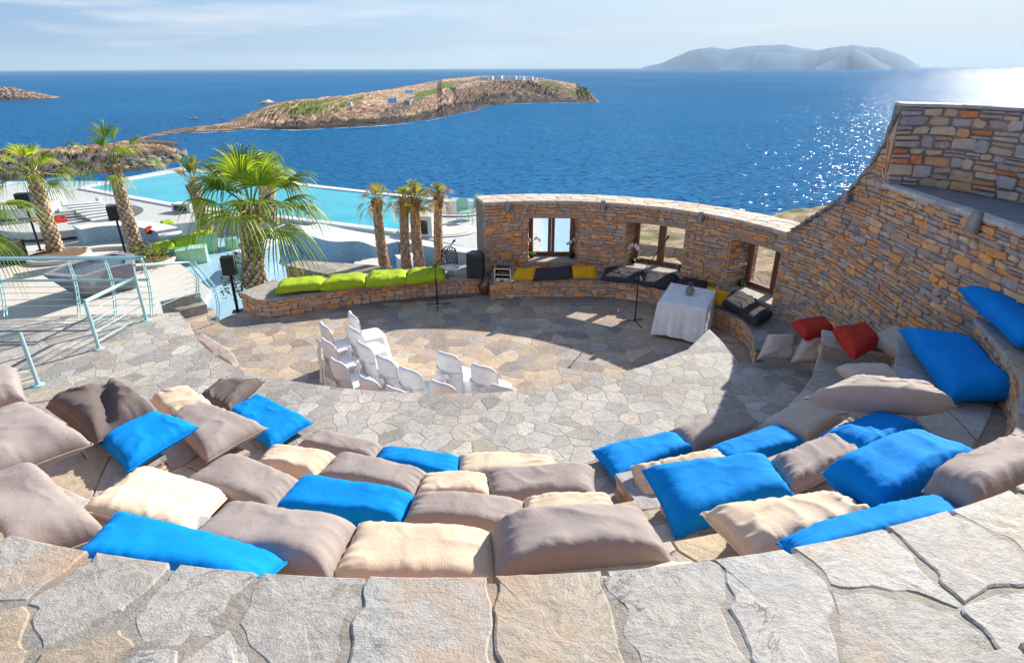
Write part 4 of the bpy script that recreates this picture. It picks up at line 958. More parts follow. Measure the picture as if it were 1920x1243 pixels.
K('beige corduroy cushion slumped over the tier end by the parapet, right of central stair', 'beige', [(1325,966),(1560,932),(1650,976),(1412,1058)], (Z3+.10,Z3+.1,Z3+.12,Z3+.06), .16, .1, 2.4, clampr=7.55)
K('biggest blue cushion of the right block, crossed by the curved edge of the wall shadow', 'blue', [(1548,888),(1713,818),(1850,878),(1650,960)], Z3+.16, .24, .14, 1.4)
K('plump taupe cushion leaning on the parapet at the right picture edge', 'taupe', [(1737,922),(1900,842),(2030,892),(1850,975)], (Z3+.3,Z3+.3,Z3+.42,Z3+.42), .24, .14, 1.6, clampr=7.5)
K('narrow bright blue cushion wedged between the parapet and the striped beige cushion', 'blue', [(1463,1018),(1760,936),(1830,975),(1500,1054)], (Z3+.28,Z3+.34,Z3+.40,Z3+.36), .12, .12, 1.2, clampr=7.55)
K('large plump blue cushion in full shade lying along the right wall tiers', 'blue', [(1690,622),(1809,640),(1908,740),(1786,742)], Z2+.16, .22, .16, .8)
K('blue cushion on the top right tier, cut by the right picture edge', 'blue', [(1802,545),(1940,552),(2030,650),(1915,640)], Z3+.16, .2, .15, .8)
K('sand coloured cushion on the steps by the right wall, beside the red one', 'sand', [(1628,636),(1678,617),(1716,644),(1690,668)], Z2-.1, .16, .1, 1.3)
K('larger dark red cushion on the steps below the tall stone wall', 'red', [(1562,622),(1622,615),(1648,642),(1602,672)], 1.80, .18, .1, 1.6)
K('smaller dark red cushion against the foot of the tall stone wall', 'red', [(1486,606),(1545,602),(1563,620),(1510,634)], 1.58, .14, .1, 1.3)
K('slumped sand coloured cushion between the two red ones, standing lower', 'sand', [(1508,632),(1572,630),(1562,682),(1485,680)], (1.5,1.5,1.18,1.18), .2, .1, 1.8)
K('slumped sand coloured cushion at the end of the curved bench, nearest the stage', 'sand', [(1442,628),(1492,626),(1480,676),(1420,674)], (1.4,1.4,1.1,1.1), .2, .1, 1.8)
# two cushions on the hidden low bench inside the rim
K('narrow taupe cushion below the walkway rim, the one nearer the pool steps', 'taupe', [(364,638),(379,627),(436,664),(402,672)], .55, .12, .08, group='cushions below the walkway rim')
K('narrow taupe cushion below the walkway rim, the one nearer the chairs', 'taupe', [(402,672),(437,666),(448,684),(440,696)], .55, .14, .08, group='cushions below the walkway rim')
# lime cushions
for lab, q in (('leftmost lime cushion on the left bench, pointed corner beside the big palm', [(528,531),(608,523),(606,540),(518,549)]),
               ('second lime cushion from the big palm on the left bench', [(620,523),(686,519),(684,535),(600,543)]),
               ('lime cushion on the left bench in front of the lone slim palm', [(692,517),(762,512),(762,530),(686,537)]),
               ('rightmost lime cushion on the left bench, beside the white stool', [(766,511),(832,508),(834,524),(762,531)])):
    K(lab, 'lime', q, BZ+.09, .23, .09, 1.9, group='lime cushions on the left bench')
# stage bench cushions
gs = 'cushions on the bench under the windows'
K('yellow cushion on the stage bench beside the open equipment case', 'yellow', [(970,503),(1004,501),(1000,526),(960,525)], (BZ+.36,BZ+.36,BZ+.1,BZ+.1), .10, .07, 1.0, gs)
K('charcoal cushion under the first window between the two bright yellow ones', 'dark', [(1004,504),(1070,499),(1074,521),(1000,527)], (BZ+.3,BZ+.3,BZ+.1,BZ+.1), .10, .08, 1.2, gs)
K('square yellow cushion on the stage bench between the first and second window', 'yellow', [(1074,499),(1114,498),(1119,522),(1075,522)], (BZ+.36,BZ+.36,BZ+.08,BZ+.08), .09, .06, .8, gs)
K('long charcoal cushion under the second window with patches of sun on it', 'dark', [(1137,504),(1205,508),(1202,530),(1128,524)], (BZ+.15,BZ+.15,BZ+.1,BZ+.1), .13, .09, 1.8, gs)
K('crumpled charcoal cushion behind the microphone stand near the table', 'dark', [(1214,513),(1275,517),(1262,540),(1203,534)], (BZ+.14,BZ+.14,BZ+.1,BZ+.1), .14, .09, 2.2, gs)
K('charcoal cushion hidden behind the white table', 'dark', [(1282,522),(1326,531),(1318,547),(1268,538)], (BZ+.22,BZ+.22,BZ+.1,BZ+.1), .12, .09, 1.6, gs)
K('mustard cushion leaning on the bench right behind the white table', 'yellow', [(1328,537),(1367,548),(1350,573),(1324,562)], (BZ+.34,BZ+.34,BZ+.08,BZ+.08), .08, .06, .8, gs)
K('crumpled charcoal cushion under the third window', 'dark', [(1380,548),(1421,562),(1400,594),(1354,568)], BZ+.12, .15, .1, 2.6, gs)
K('small charcoal cushion at the right end of the stage bench, catching the sun', 'dark', [(1412,570),(1448,590),(1418,608),(1392,590)], BZ+.12, .13, .1, 2.0, gs)
# ------------------------------------------------------------------ covered chairs
def make_chair(x, y, face, label, group='white covered chairs facing the stage'):
    t = empty('covered_chair', (x, y, 0), label, 'chair', group, face); t.scale = (1.1, 1.1, 1.02)
    # local: seat faces +y, back rest on the -y side
    def ring(pts): return pts
    n = 40
    def rr(a, sx, sy, cy, z, wv, p=5):
        c, s = math.cos(a), math.sin(a); k = (abs(c)**p + abs(s)**p)**(-1/p); k *= 1 + wv*math.sin(a*9+x*5)*.5 + wv*math.sin(a*17+y*3)*.4
        return (c*k*sx, cy + s*k*sy, z)
    mb = MB(); lv = [(.0, .285, .29, .09), (.12, .272, .275, .07), (.28, .256, .26, .04), (.42, .240, .242, .012), (.455, .232, .232, 0), (.475, .222, .222, 0), (.480, .19, .19, 0), (.478, .0, .0, 0)]
    vs = [rr(2*math.pi*k/n, sx, sy, 0, z+.004, wv) for z, sx, sy, wv in lv for k in range(n)]
    fs = [(i*n+k, i*n+(k+1) % n, (i+1)*n+(k+1) % n, (i+1)*n+k) for i in range(len(lv)-1) for k in range(n)]
    mb.add(vs, fs); mb.build('seat_cover', M['chaircloth'], t, smooth=True)
    # back cover: tapering hood, rounded top, hanging to the ground behind
    mb = MB(); nu_, nv_ = 16, 18; vs = []
    for side in (0, 1):
        for j in range(nv_+1):
            v = j/nv_; z = .02 + .93*v
            for i in range(nu_+1):
                a = -1 + 2*i/nu_
                wd = .23 + (.05*(1-v/.5) if v < .5 else 0) - .012*v
                zt = z if v < .8 else z - (abs(a)**4.5)*.11*((v-.8)/.2)
                lean = -.235 - .075*max(0, (z-.45)) + .075*a*a
                th = .034*(1-abs(a)**6)*(1 if v < .97 else .35)
                yy = lean + (th if side else -th - (.02*(1-v/.5) if v < .5 else 0) - .012*(1-v)*math.sin(a*9+x*7))
                vs.append((a*wd, yy, zt))
    W_ = nu_+1; H_ = (nv_+1)*W_; fs = []
    for j in range(nv_):
        for i in range(nu_):
            fs.append((j*W_+i, j*W_+i+1, (j+1)*W_+i+1, (j+1)*W_+i)); fs.append((H_+j*W_+i, H_+(j+1)*W_+i, H_+(j+1)*W_+i+1, H_+j*W_+i+1))
        for i in (0, nu_): fs.append((j*W_+i, (j+1)*W_+i, H_+(j+1)*W_+i, H_+j*W_+i))
    for i in range(nu_): fs.append((nv_*W_+i, nv_*W_+i+1, H_+nv_*W_+i+1, H_+nv_*W_+i))
    mb.add(vs, fs); mb.build('back_cover', M['chaircloth'], t, smooth=True)
    # sash round the back, bow and hanging ends
    mb = MB()
    band = [(.238*math.sin(a), -.243+.06*math.sin(a)**2+.05*math.cos(a), .60) for a in [2*math.pi*k/24 for k in range(25)]]
    vs = []; 
    for p in band: vs += [(p[0], p[1], .565), (p[0]*1.015, p[1]-.004 if p[1] < -.245 else p[1]+.003, .60), (p[0], p[1], .635)]
    mb.add(vs, [(3*k+q, 3*k+3+q, 3*k+4+q, 3*k+1+q) for k in range(24) for q in (0, 1)])
    for sg in (-1, 1):
        mb.add([(0,-.335,.62),(sg*.10,-.36,.67),(sg*.13,-.35,.61),(sg*.10,-.355,.565),(0,-.335,.585),(sg*.05,-.385,.62)], [(0,1,5),(1,2,5),(2,3,5),(3,4,5)])
        tl = [(sg*.01,-.335,.60),(sg*.05,-.37,.48),(sg*.06,-.375,.33),(sg*.075,-.385,.20)]
        vs = []; 
        for i, p in enumerate(tl): wd = .022+.012*i; vs += [(p[0]-wd, p[1], p[2]), (p[0], p[1]-.016, p[2]), (p[0]+wd, p[1], p[2])]
        mb.add(vs, [(3*k+q, 3*k+3+q, 3*k+4+q, 3*k+1+q) for k in range(3) for q in (0, 1)])
    mb.lathe([(.0,.025),(.022,.018),(.028,0),(.022,-.018),(0,-.025)], 8, (0, -.345, .60)); mb.build('sash', M['chaircloth'], t, smooth=True)
    return t
AIM = Vector((2.6, 13.4, 0))
fr_px = [(661,590,'front row chair farthest from the camera, white cover, beside the lit tip of floor'),(663,617,'second white covered chair of the front row, counted from the stage end'),(681,646,'third white covered chair of the front row, where the row starts to curve'),(720,672,'fourth white covered chair of the front row, seen from behind left'),(764,693,'white covered chair at the near left bend of the front row, beside the gap'),(836,664,'white covered chair right of the gap with a long trailing bow'),(904,688,'rightmost white covered chair of the front row, back to the camera')]
bk_px = [(608,610,'back row white covered chair farthest from the camera, its seat half in shade'),(613,640,'second white covered chair of the back row, counted from the stage end'),(631,677,'third white covered chair of the back row, beside the dark floor patch'),(688,711,'back row white chair cut off below by the walkway rim, seen from behind left'),(741,730,'back row chair showing only white top and seat edge above the rim, left of gap'),(826,719,'back row white chair just above the rim, below the gap in the front row'),(944,727,'rightmost chair, only its white seat edge showing above the rim')]
for x, y, lab in fr_px + bk_px:
    p = G(x, y, .93); d = (AIM - p); d.z = 0; d.normalize(); c = p + d*.26
    az = math.atan2(-d.x, d.y); make_chair(c.x, c.y, az + random.uniform(-.06, .06), lab)
# ------------------------------------------------------------------ table with cloth
tp = [G(1235,565,.75), G(1325,580,.75), G(1342,545,.75), G(1258,530,.75)]
tb = empty('table', ((tp[0]+tp[2])/2).xy.to_3d(), 'small square table wholly under a white cloth, near the right bench of the stage', 'table')
mb = MB(); cc = (tp[0]+tp[1]+tp[2]+tp[3])/4
mb.prism([(cc.x+(p.x-cc.x)*.97, cc.y+(p.y-cc.y)*.97) for p in tp], .71, .745); kid(mb.build('table_top', M['wood']), tb)
for p in tp:
    q = cc.lerp(p, .86); mb = MB(); mb.prism([(q.x-.025,q.y-.025),(q.x+.025,q.y-.025),(q.x+.025,q.y+.025),(q.x-.025,q.y+.025)], 0, .709); kid(mb.build('leg', M['wood']), tb)
mb = MB(); n = 26; per = []
for k in range(4):
    a, b = tp[k], tp[(k+1) % 4]
    for i in range(n): per.append(a.lerp(b, i/n))
m_ = len(per); vs = []; lvl = [(.0, .0, 0), (.35, .0, 0), (.7, .001, 0), (.985, .004, 0), (1.01, -.014, .1), (1.015, -.06, .3), (1.02, -.22, .6), (1.035, -.42, .9), (1.05, -.62, 1.1), (1.06, -.715, 1.2)]
for li, (k, dz, wv) in enumerate(lvl):
    for i, p in enumerate(per):
        q = cc + (p-cc)*k; ph = i/m_*2*math.pi
        q = q + (p-cc).normalized()*(.016*wv*math.sin(ph*11+1)+.012*wv*math.sin(ph*23+2)+ (.05*wv if i % n in (0,) else 0))
        hem = .03*math.sin(ph*2+.6) if li == len(lvl)-1 else 0
        vs.append((q.x, q.y, .752+dz+hem + (.003*noise.noise(Vector((q.x*9, q.y*9, 0))) if li < 4 else 0)))
mb.add(vs, [(i*m_+k, i*m_+(k+1) % m_, (i+1)*m_+(k+1) % m_, (i+1)*m_+k) for i in range(len(lvl)-1) for k in range(m_)])
tag(mb.build('tablecloth', M['white'], smooth=True, loc=(cc.x, cc.y, .75)), 'white cloth draped over the stage table down to the floor', 'tablecloth')
# lantern jar on the table
jp = G(1293, 552, .76)
j = empty('jar', (jp.x, jp.y, .757), 'round grey glazed jar with a looped wire handle standing on the white table', 'jar')
mb = MB(); mb.lathe([(0,0),(.05,.002),(.085,.04),(.095,.09),(.08,.14),(.055,.165),(.055,.18),(.048,.18),(.048,.15),(0,.14)], 24); mb.build('jar_body', M['glaze'], j, smooth=True)
mb = MB(); mb.tube([(.055*math.cos(a), 0, .17+.085*math.sin(a)) for a in [math.pi*k/12 for k in range(13)]], .004, 6); mb.build('handle', M['alu'], j, smooth=True)
# ------------------------------------------------------------------ palms
def frond(mb, hub, d, side, Rf, nb, droop, spread, colf, pet, rnd, fold=.25, split=.38):
    """fan leaf: petiole and pleated blades, joined for the inner part and drooping at the tips"""
    hub0 = hub; tip = hub + d*pet + Vector((0,0,-1))*pet*.10
    mb.tube([hub0, hub0.lerp(tip, .5)+Vector((0,0,.03)), tip], [.022, .016, .010], 5, colf(.25))
    up = side.cross(d).normalized()
    if up.z < 0: up = -up
    da = 2*spread/nb; seg = 6
    for j in range(nb):
        al = -spread + da*(j+.5); L_ = Rf*(.72+.28*math.cos(al*.8))*rnd.uniform(.93, 1.06)
        # the fan is cupped: outer blades bend up then fall
        bd = (d*math.cos(al) + side*math.sin(al)).normalized()
        vs = []; sd = (side*math.cos(al) - d*math.sin(al)).normalized()
        dr = droop*rnd.uniform(.8, 1.25); tw = rnd.uniform(-.3, .3)
        for k in range(seg+1):
            t = k/seg; tt = max(0, t-split*.75)/(1-split*.75)
            p = tip + bd*(L_*t*(1-.18*tt*dr)) + up*(fold*abs(math.sin(al))*L_*t*.35) - Vector((0,0,1))*(L_*dr*(.10*t*t + .62*tt*tt))
            wj = L_*t*da*.52; wf = .5*min(wj, .042*Rf/.8*(1-t)**.75 + .002) if t > split else .5*min(wj*1.9, .12)
            wf = min(wf, wj*1.0 + .002)
            s2 = sd + up*tw*tt
            vs += [p - s2*wf, p + up*wf*.55, p + s2*wf]
        c = colf(j/nb); b0 = len(mb.v)
        mb.add(vs, [(3*k+q, 3*k+3+q, 3*k+4+q, 3*k+1+q) for k in range(seg) for q in (0, 1)], c)
        ct = tuple(min(1, x*1.25+.02) for x in c)
        for k in range((seg-1)*3, (seg+1)*3): mb.c[b0+k] = (ct[0]*1.15, ct[1], ct[2]*.8)
def trunk(mb, base, top, r0, r1, rnd, boot=.10, cols=((.50,.36,.25),(.60,.45,.32),(.40,.28,.19)), bulge=1.15):
    ax = top-base; Ht = ax.length; n = 14
    def pr(t): return base.lerp(top, t) + Vector((0, 0, 0)) + ax.cross(Vector((0,1,0))).normalized()*0.04*Ht*math.sin(t*math.pi)*.4
    def rad(t): return r0+(r1-r0)*min(1, t*1.1) if t > .12 else r0*(1+(bulge-1)*(1-t/.12))
    ts = [i/16 for i in range(17)]
    mb.tube([pr(t) for t in ts], [rad(t)*.93 for t in ts], n, (.20,.14,.10))
    rows = int(Ht/(boot*.62)); per = max(7, int(2*math.pi*r0/(boot*.95)))
    t_ = (top-base).normalized(); ex = t_.cross(Vector((0,1,0))).normalized(); ey = t_.cross(ex)
    for i in range(rows):
        t = (i+.3)/rows; c = pr(t); r = rad(t)
        for k in range(per):
            a = 2*math.pi*(k+.5*(i % 2))/per + rnd.uniform(-.06, .06); e = (ex*math.cos(a)+ey*math.sin(a)); s = (ey*math.cos(a)-ex*math.sin(a))
            w_ = math.pi*r/per*1.02; hh = boot*rnd.uniform(.85, 1.15); out = rnd.uniform(.018, .04)*(r0/.2)**.5
            p0 = c + e*r*.93 - t_*hh*.5; 
            vs = [p0, c + e*(r*1.0) + s*w_*.95, c + e*(r*1.0) - s*w_*.95, c + e*(r+out) + t_*hh*.35 + s*w_*.45, c + e*(r+out) + t_*hh*.35 - s*w_*.45, c + e*r*.9 + t_*hh*.5, c+e*(r+out*.9)+t_*hh*.02]
            cc_ = rndcol(cols, .2); dk = tuple(x*.55 for x in cc_); b0 = len(mb.v)
            mb.add(vs, [(0,1,6),(0,6,2),(1,3,6),(2,6,4),(3,4,6),(3,5,4),(1,5,3),(2,4,5)], cc_)
            lt = tuple(min(1, x*1.5) for x in cc_); mb.c[b0+3] = lt; mb.c[b0+4] = lt
def palm(px, zb, top_px, r0, r1, label, nfr, Rf, pet, nb=22, droop=1.0, dead=0, upright=0.0, seed=1, greens=((.14,.23,.02),(.22,.30,.03),(.10,.18,.02),(.32,.38,.05)), boot=.10, els=(78, -35), name='palm_tree', group=None, az0=0, spread=1.75):
    rnd = random.Random(seed); base = G(px[0], px[1], zb); top = GD(top_px[0], top_px[1], base.y+.05)
    t = empty(name, base, label, 'palm tree', group)
    mb = MB(); trunk(mb, base, top, r0, r1, rnd, boot); kid(mb.build('trunk', M['bark']), t)
    mb = MB(); hubc = top
    for i in range(nfr):
        f = (i+.5)/nfr; el = els[0]+(els[1]-els[0])*f**(1.0+upright) + rnd.uniform(-7, 7); az = az0 + i*2.39996 + rnd.uniform(-.2, .2)
        d = Vector((math.cos(az)*math.cos(R_(el)), math.sin(az)*math.cos(R_(el)), math.sin(R_(el))))
        sdv = d.cross(Vector((0,0,1)));
        if sdv.length < .05: sdv = Vector((1,0,0))
        sdv.normalize(); isdead = rnd.random() < dead*(.3+f*1.3)
        base_c = rnd.choice([(.36,.20,.09),(.30,.17,.08),(.42,.27,.13)]) if isdead else rnd.choice(greens)
        cf = lambda q, b=base_c: tuple(x*k_ for x in b) if (k_ := rnd.choice((.6, .8, 1, 1.2, 1.5))) < 1.4 else (b[0]*2.0, b[1]*1.6, b[2]*1.2)
        hub = hubc + Vector((d.x, d.y, 0))*r1*.5 - Vector((0,0,.12*f))
        frond(mb, hub, d, sdv, Rf*rnd.uniform(.85, 1.1), nb, droop*(1.3 if isdead else 1)*(.6+.7*f), spread*(.55 if isdead else 1)*rnd.uniform(.85, 1), cf, pet*rnd.uniform(.8, 1.15), rnd)
    # fibrous crown shaft stubs
    for i in range(14):
        az = i*2.4; mb.tube([hubc+Vector((math.cos(az)*r1, math.sin(az)*r1, -.35)), hubc+Vector((math.cos(az)*r1*1.5, math.sin(az)*r1*1.5, -.02))], [.03, .015], 5, (.35,.24,.13))
    kid(mb.build('crown', M['leaf']), t); return t
palm((480,538), -.35, (470,384), .27, .22, 'biggest palm with broad drooping green fans and thick trunk, behind the left bench end', 19, 1.42, .85, 32, .75, seed=4, boot=.17, els=(84, -18), name='palm_tree')
palm((262,480), -1.0, (212,308), .22, .17, 'tall palm with tapering scaly trunk and upright fronds, left of the big fan palm', 11, 1.0, .85, 18, .8, seed=9, boot=.17, els=(86, -12), spread=.95)
palm((108,478), -1.0, (62,322), .24, .19, 'leaning palm with dense green head left of the tall one, standing in a round planter', 15, .85, .55, 20, .8, seed=12, boot=.18, els=(85, -30), spread=1.25)
palm((-90,560), -1.0, (-92,372), .38, .34, 'palm at the left picture edge of which only drooping fan leaves reach into view', 14, 1.1, 1.0, 22, .9, seed=15, boot=.22, els=(70, -45))
palm((388,432), DZ, (362,345), .24, .18, 'thin palm with tied dry head and bare neck, half hidden by the biggest palm', 11, .95, .45, 14, .4, dead=.9, seed=21, els=(86, 45), boot=.16, spread=.6)
palm((505,420), DZ, (500,318), .30, .26, 'palm directly behind the big fan palm, only trunk and a few leaves seen', 9, .8, .45, 18, .9, seed=23, els=(80, 0), boot=.18)
gp = 'four slim palms behind the bench'
sm = dict(greens=((.22,.26,.03),(.30,.32,.05),(.16,.2,.03)), nb=14, group=gp, boot=.09, spread=1.15)
palm((723,510), -.55, (706,374), .145, .105, 'slim palm standing alone left of the group, yellow green tuft with brown drooping leaves', 18, .44, .26, droop=.8, dead=.75, seed=31, els=(88, -30), **sm)
palm((763,510), -.55, (758,376), .14, .10, 'slim palm with a brown dry head, left of the close pair behind the bench', 20, .44, .24, droop=.8, dead=.9, seed=32, els=(86, -20), **sm)
palm((788,510), -.55, (777,372), .15, .11, 'slim palm with the greenest upright tuft, right of the close pair behind the bench', 20, .48, .26, droop=.75, dead=.55, seed=33, els=(88, -25), **sm)
palm((825,505), -.55, (822,366), .14, .09, 'straight slim palm at the right end of the group with a dry brown mop', 20, .42, .2, droop=.8, dead=.95, seed=34, els=(86, -25), **sm)
# ------------------------------------------------------------------ shrubs
def shrub(px, z, w_, h_, label, n=260, seed=1, cat='shrub'):
    rnd = random.Random(seed); p = G(px[0], px[1], z); mb = MB(); st_ = MB()
    for i in range(7):
        a = rnd.uniform(0, 6.28); st_.tube([p, p+Vector((math.cos(a)*w_*.25, math.sin(a)*w_*.25, h_*.5)), p+Vector((math.cos(a)*w_*.45, math.sin(a)*w_*.45, h_*rnd.uniform(.7, 1)))], [.012, .008, .003], 4, (.22,.15,.08))
    for i in range(n):
        a = rnd.uniform(0, 6.28); r = w_*.5*rnd.random()**.5; c = p+Vector((math.cos(a)*r, math.sin(a)*r, h_*rnd.uniform(.1, 1)*(1-.4*(r/(w_*.5))**2)))
        u = Vector((rnd.uniform(-1,1), rnd.uniform(-1,1), rnd.uniform(-.4,.8))).normalized(); v = u.cross(Vector((rnd.uniform(-1,1), rnd.uniform(-1,1), rnd.uniform(-1,1)))).normalized(); s = rnd.uniform(.03, .065)
        mb.add([c-u*s, c+v*s*.45, c+u*s, c-v*s*.45], [(0,1,2,3)], rndcol([(.10,.16,.03),(.16,.2,.04),(.07,.11,.02),(.28,.28,.05)], .2))
    t = empty('shrub', p, label, cat); kid(mb.build('foliage', M['leaf']), t); kid(st_.build('stems', M['bark']), t)
shrub((285,500), -1.0, 1.3, .9, 'small leafy shrub in the planter at the foot of the tall palm', 420, 3)
shrub((452,560), -.6, .9, 1.3, 'loose yellow green shrub growing round the speaker post beside the big palm', 420, 4)
shrub((862,500), -1.1, .8, .6, 'tiny yellow flowering shrub behind the bench near the stool', 160, 5)
# ------------------------------------------------------------------ railings
def rail(name, label, tops, zt, posts, wires=4, wz=(.15, .78), topr=.028, extra=None):
    """tops: list of world points of the top tube; posts: list of (foot, top)"""
    o = empty(name, posts[0][0], label, 'railing', 'mint metal railings')
    mb = MB(); mb.tube(tops, topr, 10); kid(mb.build('top_rail', M['mint'], smooth=True), o)
    for f_, t_ in posts:
        mb = MB(); mb.tube([f_+Vector((0,0,.012)), t_], .026, 10); mb.lathe([(0,0),(.075,0),(.075,.012),(.03,.016),(.03,.05)], 16, f_); kid(mb.build('post', M['mint'], smooth=False), o)
    for k in range(wires):
        t = wz[0]+(wz[1]-wz[0])*k/(wires-1); mb = MB(); mb.tube([f_.lerp(t_, t) for f_, t_ in posts], .008, 6); kid(mb.build('wire', M['mint'], smooth=True), o)
    return o
def up(p, h_): return p + Vector((0, 0, h_))
RH = .78
a = G(186,654,Zr); b = G(275,601,Zr)
rail('railing', 'short mint railing with two round posts and four wires on the flagstone platform', [up(a, RH)+(a-b).normalized()*0, up(b, RH)], 0, [(a, up(a, RH)), (b, up(b, RH))])
c = G(72,722,Zr); d = G(-90,770,Zr)
rail('railing', 'mint railing at the left picture edge, one post beside the taupe cushion', [up(c, RH), up(d, RH)], 0, [(c, up(c, RH)), (d, up(d, RH))])
def ladderpost(mb, f_, dirv, hgt=.98, bow=.16):
    """bowed twin-bar baluster with rungs"""
    pa = []; pb = []
    for k in range(11):
        t = k/10; off = dirv*bow*math.sin(t*math.pi*.75)
        base = f_ + off + Vector((0,0,hgt*t)); w_ = .07*(1-.3*t); n_ = dirv
        pa.append(base - n_*w_*.5); pb.append(base + n_*w_*.5)
    mb.tube(pa, .011, 6); mb.tube(pb, .011, 6)
    for k in range(1, 10): mb.tube([pa[k], pb[k]], .006, 5)
e0, e1, e2 = G(-120,592,Zr), G(134,590,Zr), G(293,589,Zr)
o = empty('railing', e1, 'long mint railing along the platform edge with double top bar and bowed ladder balusters', 'railing', 'mint metal railings')
edge = catmull([e0, e1, e2], 10); f_e, Le = path_map([(p.x, p.y) for p in edge])
mb = MB(); mb.tube([f_e(Le*k/24, Zr+1.02, 0) for k in range(25)], .024, 8); mb.tube([f_e(Le*k/24, Zr+1.02, .10) for k in range(25)], .018, 8); kid(mb.build('top_rail', M['mint'], smooth=True), o)
mb = MB(); mb.tube([f_e(Le*k/24, Zr+.62, .05) for k in range(25)], .024, 8); kid(mb.build('middle_rail', M['mint'], smooth=True), o)
for z_ in (.15, .27, .39, .5):
    mb = MB(); mb.tube([f_e(Le*k/24, Zr+z_, .05) for k in range(25)], .006, 5); kid(mb.build('wire', M['mint'], smooth=True), o)
for uu in (Le*.32, Le*.655, Le*.82, Le*.985):
    mb = MB(); nn_ = (f_e(uu, 0, 1)-f_e(uu, 0, 0)); ladderpost(mb, f_e(uu, Zr, -.03), -nn_*-1, 1.0, .14); kid(mb.build('baluster', M['mint'], smooth=True), o)
g0, g1, g2 = G(285,585,.6), G(369,558,.4), G(407,604,0)
o = empty('railing', g1, 'mint railing turning down beside the steps to the pool terrace', 'railing', 'mint metal railings')
top = [G(268,490,1.9)]
tpt = [up(G(276,589,Zr), .9), up(g1, .80), up(g2, .78)]
mb = MB(); mb.tube([tpt[0], tpt[1]], .022, 8); mb.tube([tpt[1], tpt[2]], .022, 8); sh_ = Vector((.09, .05, 0)); mb.tube([tpt[1]+sh_, tpt[2]+sh_], .018, 8); kid(mb.build('top_rail', M['mint'], smooth=True), o)
for z_ in (.15, .26, .37, .48, .60):
    mb = MB(); mb.tube([up(G(276,589,Zr), z_-.1), up(g1, z_), up(g2, z_)], .006, 5); kid(mb.build('wire', M['mint'], smooth=True), o)
for q in (g1, g2):
    mb = MB(); ladderpost(mb, q, Vector((.9,-.3,0)).normalized(), .80, .14); kid(mb.build('baluster', M['mint'], smooth=True), o)
# far left railing by the pool channel
a = G(140,372,DZ); b = G(60,385,DZ); c = G(-40,400,DZ)
rail('railing', 'distant mint railing beside the pool channel at far left', [up(p, 1.0) for p in (a, b, c)], 0, [(p, up(p, 1.0)) for p in (a, b, c)], 3, (.3, .8))
# ------------------------------------------------------------------ loudspeakers
def boxspk(px, z, hp, w_, d_, h_, rz, label, post=True):
    p = G(px[0], px[1], z); o = empty('loudspeaker', p, label, 'loudspeaker', None, rz)
    if post:
        mb = MB(); mb.tube([(0,0,0),(0,0,hp)], .035, 10); mb.box((-.12,-.12,0),(.12,.12,.012)); mb.build('post', M['blackmetal'], o, smooth=False)
    mb = MB(); mb.box((-w_/2,-d_/2,hp),(w_/2,d_/2,hp+h_)); mb.build('cabinet', M['black'], o, bevel=.012)
    mb = MB(); mb.box((-w_*.42,-d_/2-.008,hp+h_*.06),(w_*.42,-d_/2+.002,hp+h_*.94)); mb.build('grille', M['grille'], o, bevel=.004)
    return o
boxspk((236,478), -1.0, 1.25, .42, .34, .48, R_(30), 'black loudspeaker on a post against the trunk of the tall palm')
boxspk((446,584), -.4, .95, .30, .26, .42, R_(15), 'black loudspeaker on a post in the shrub beside the big palm')
boxspk((76,470), -1.0, 1.55, .42, .34, .50, R_(20), 'black loudspeaker on a post beside the leaning palm trunk')
boxspk((20,492), -1.0, .0, 1.0, .55, .75, R_(-10), 'large black box loudspeaker on the pale terrace at the left edge', False)
# stage loudspeaker with chamfered sides
p = G(893, 519, BZ); o = empty('loudspeaker', p, 'tall black stage loudspeaker standing on the end of the left bench', 'loudspeaker', None, R_(-8))
mb = MB(); mb.prism([(-.19,-.17),(.19,-.17),(.22,-.05),(.12,.19),(-.12,.19),(-.22,-.05)], 0, .60); mb.build('cabinet', M['black'], o, bevel=.014)
mb = MB(); mb.box((-.17,-.181,.05),(.17,-.168,.55)); mb.build('grille', M['grille'], o, bevel=.005)
mb = MB(); mb.lathe([(0,0),(.014,0),(.014,.005),(0,.005)], 12, (-.12,-.185,.08)); mb.build('badge', M['alu'], o)
# ------------------------------------------------------------------ equipment case
p = G(944, 527, BZ); o = empty('equipment_case', p, 'open silver edged flight case with a mixer, at the left end of the stage bench', 'case', None, R_(-6))
mb = MB(); W2, D2, H2 = .36, .34, .34
for x0, x1, y0, y1, z0, z1 in ((-W2/2,W2/2,-D2/2,D2/2,0,.015),(-W2/2,-W2/2+.012,-D2/2,D2/2,.015,H2),(W2/2-.012,W2/2,-D2/2,D2/2,.015,H2),(-W2/2+.012,W2/2-.012,D2/2-.012,D2/2,.015,H2),(-W2/2+.012,W2/2-.012,-D2/2,D2/2-.012,.20,.212),(-W2/2+.012,W2/2-.012,-D2/2+.0,D2/2-.012,H2-.012,H2)): mb.box((x0,y0,z0),(x1,y1,z1))
mb.build('case_shell', M['black'], o)
mb = MB(); e_ = .012
for sx in (-1, 1):
    mb.box((sx*W2/2-e_,-D2/2-e_,-.0),(sx*W2/2+e_,-D2/2+e_*.2,H2+e_)); mb.box((sx*W2/2-e_,D2/2-e_*.2,0),(sx*W2/2+e_,D2/2+e_,H2+e_))
for z_ in (.0, .2, H2): mb.box((-W2/2,-D2/2-e_,z_),(W2/2,-D2/2+e_*.2,z_+.018))
mb.box((-W2/2,D2/2-.005,H2),(W2/2,D2/2+e_,H2+.018)); mb.box((-W2/2-.01,-D2/2,H2),(-W2/2+.01,D2/2,H2+.017)); mb.box((W2/2-.01,-D2/2,H2),(W2/2+.01,D2/2,H2+.017))
mb.build('edge_trim', M['alu'], o)
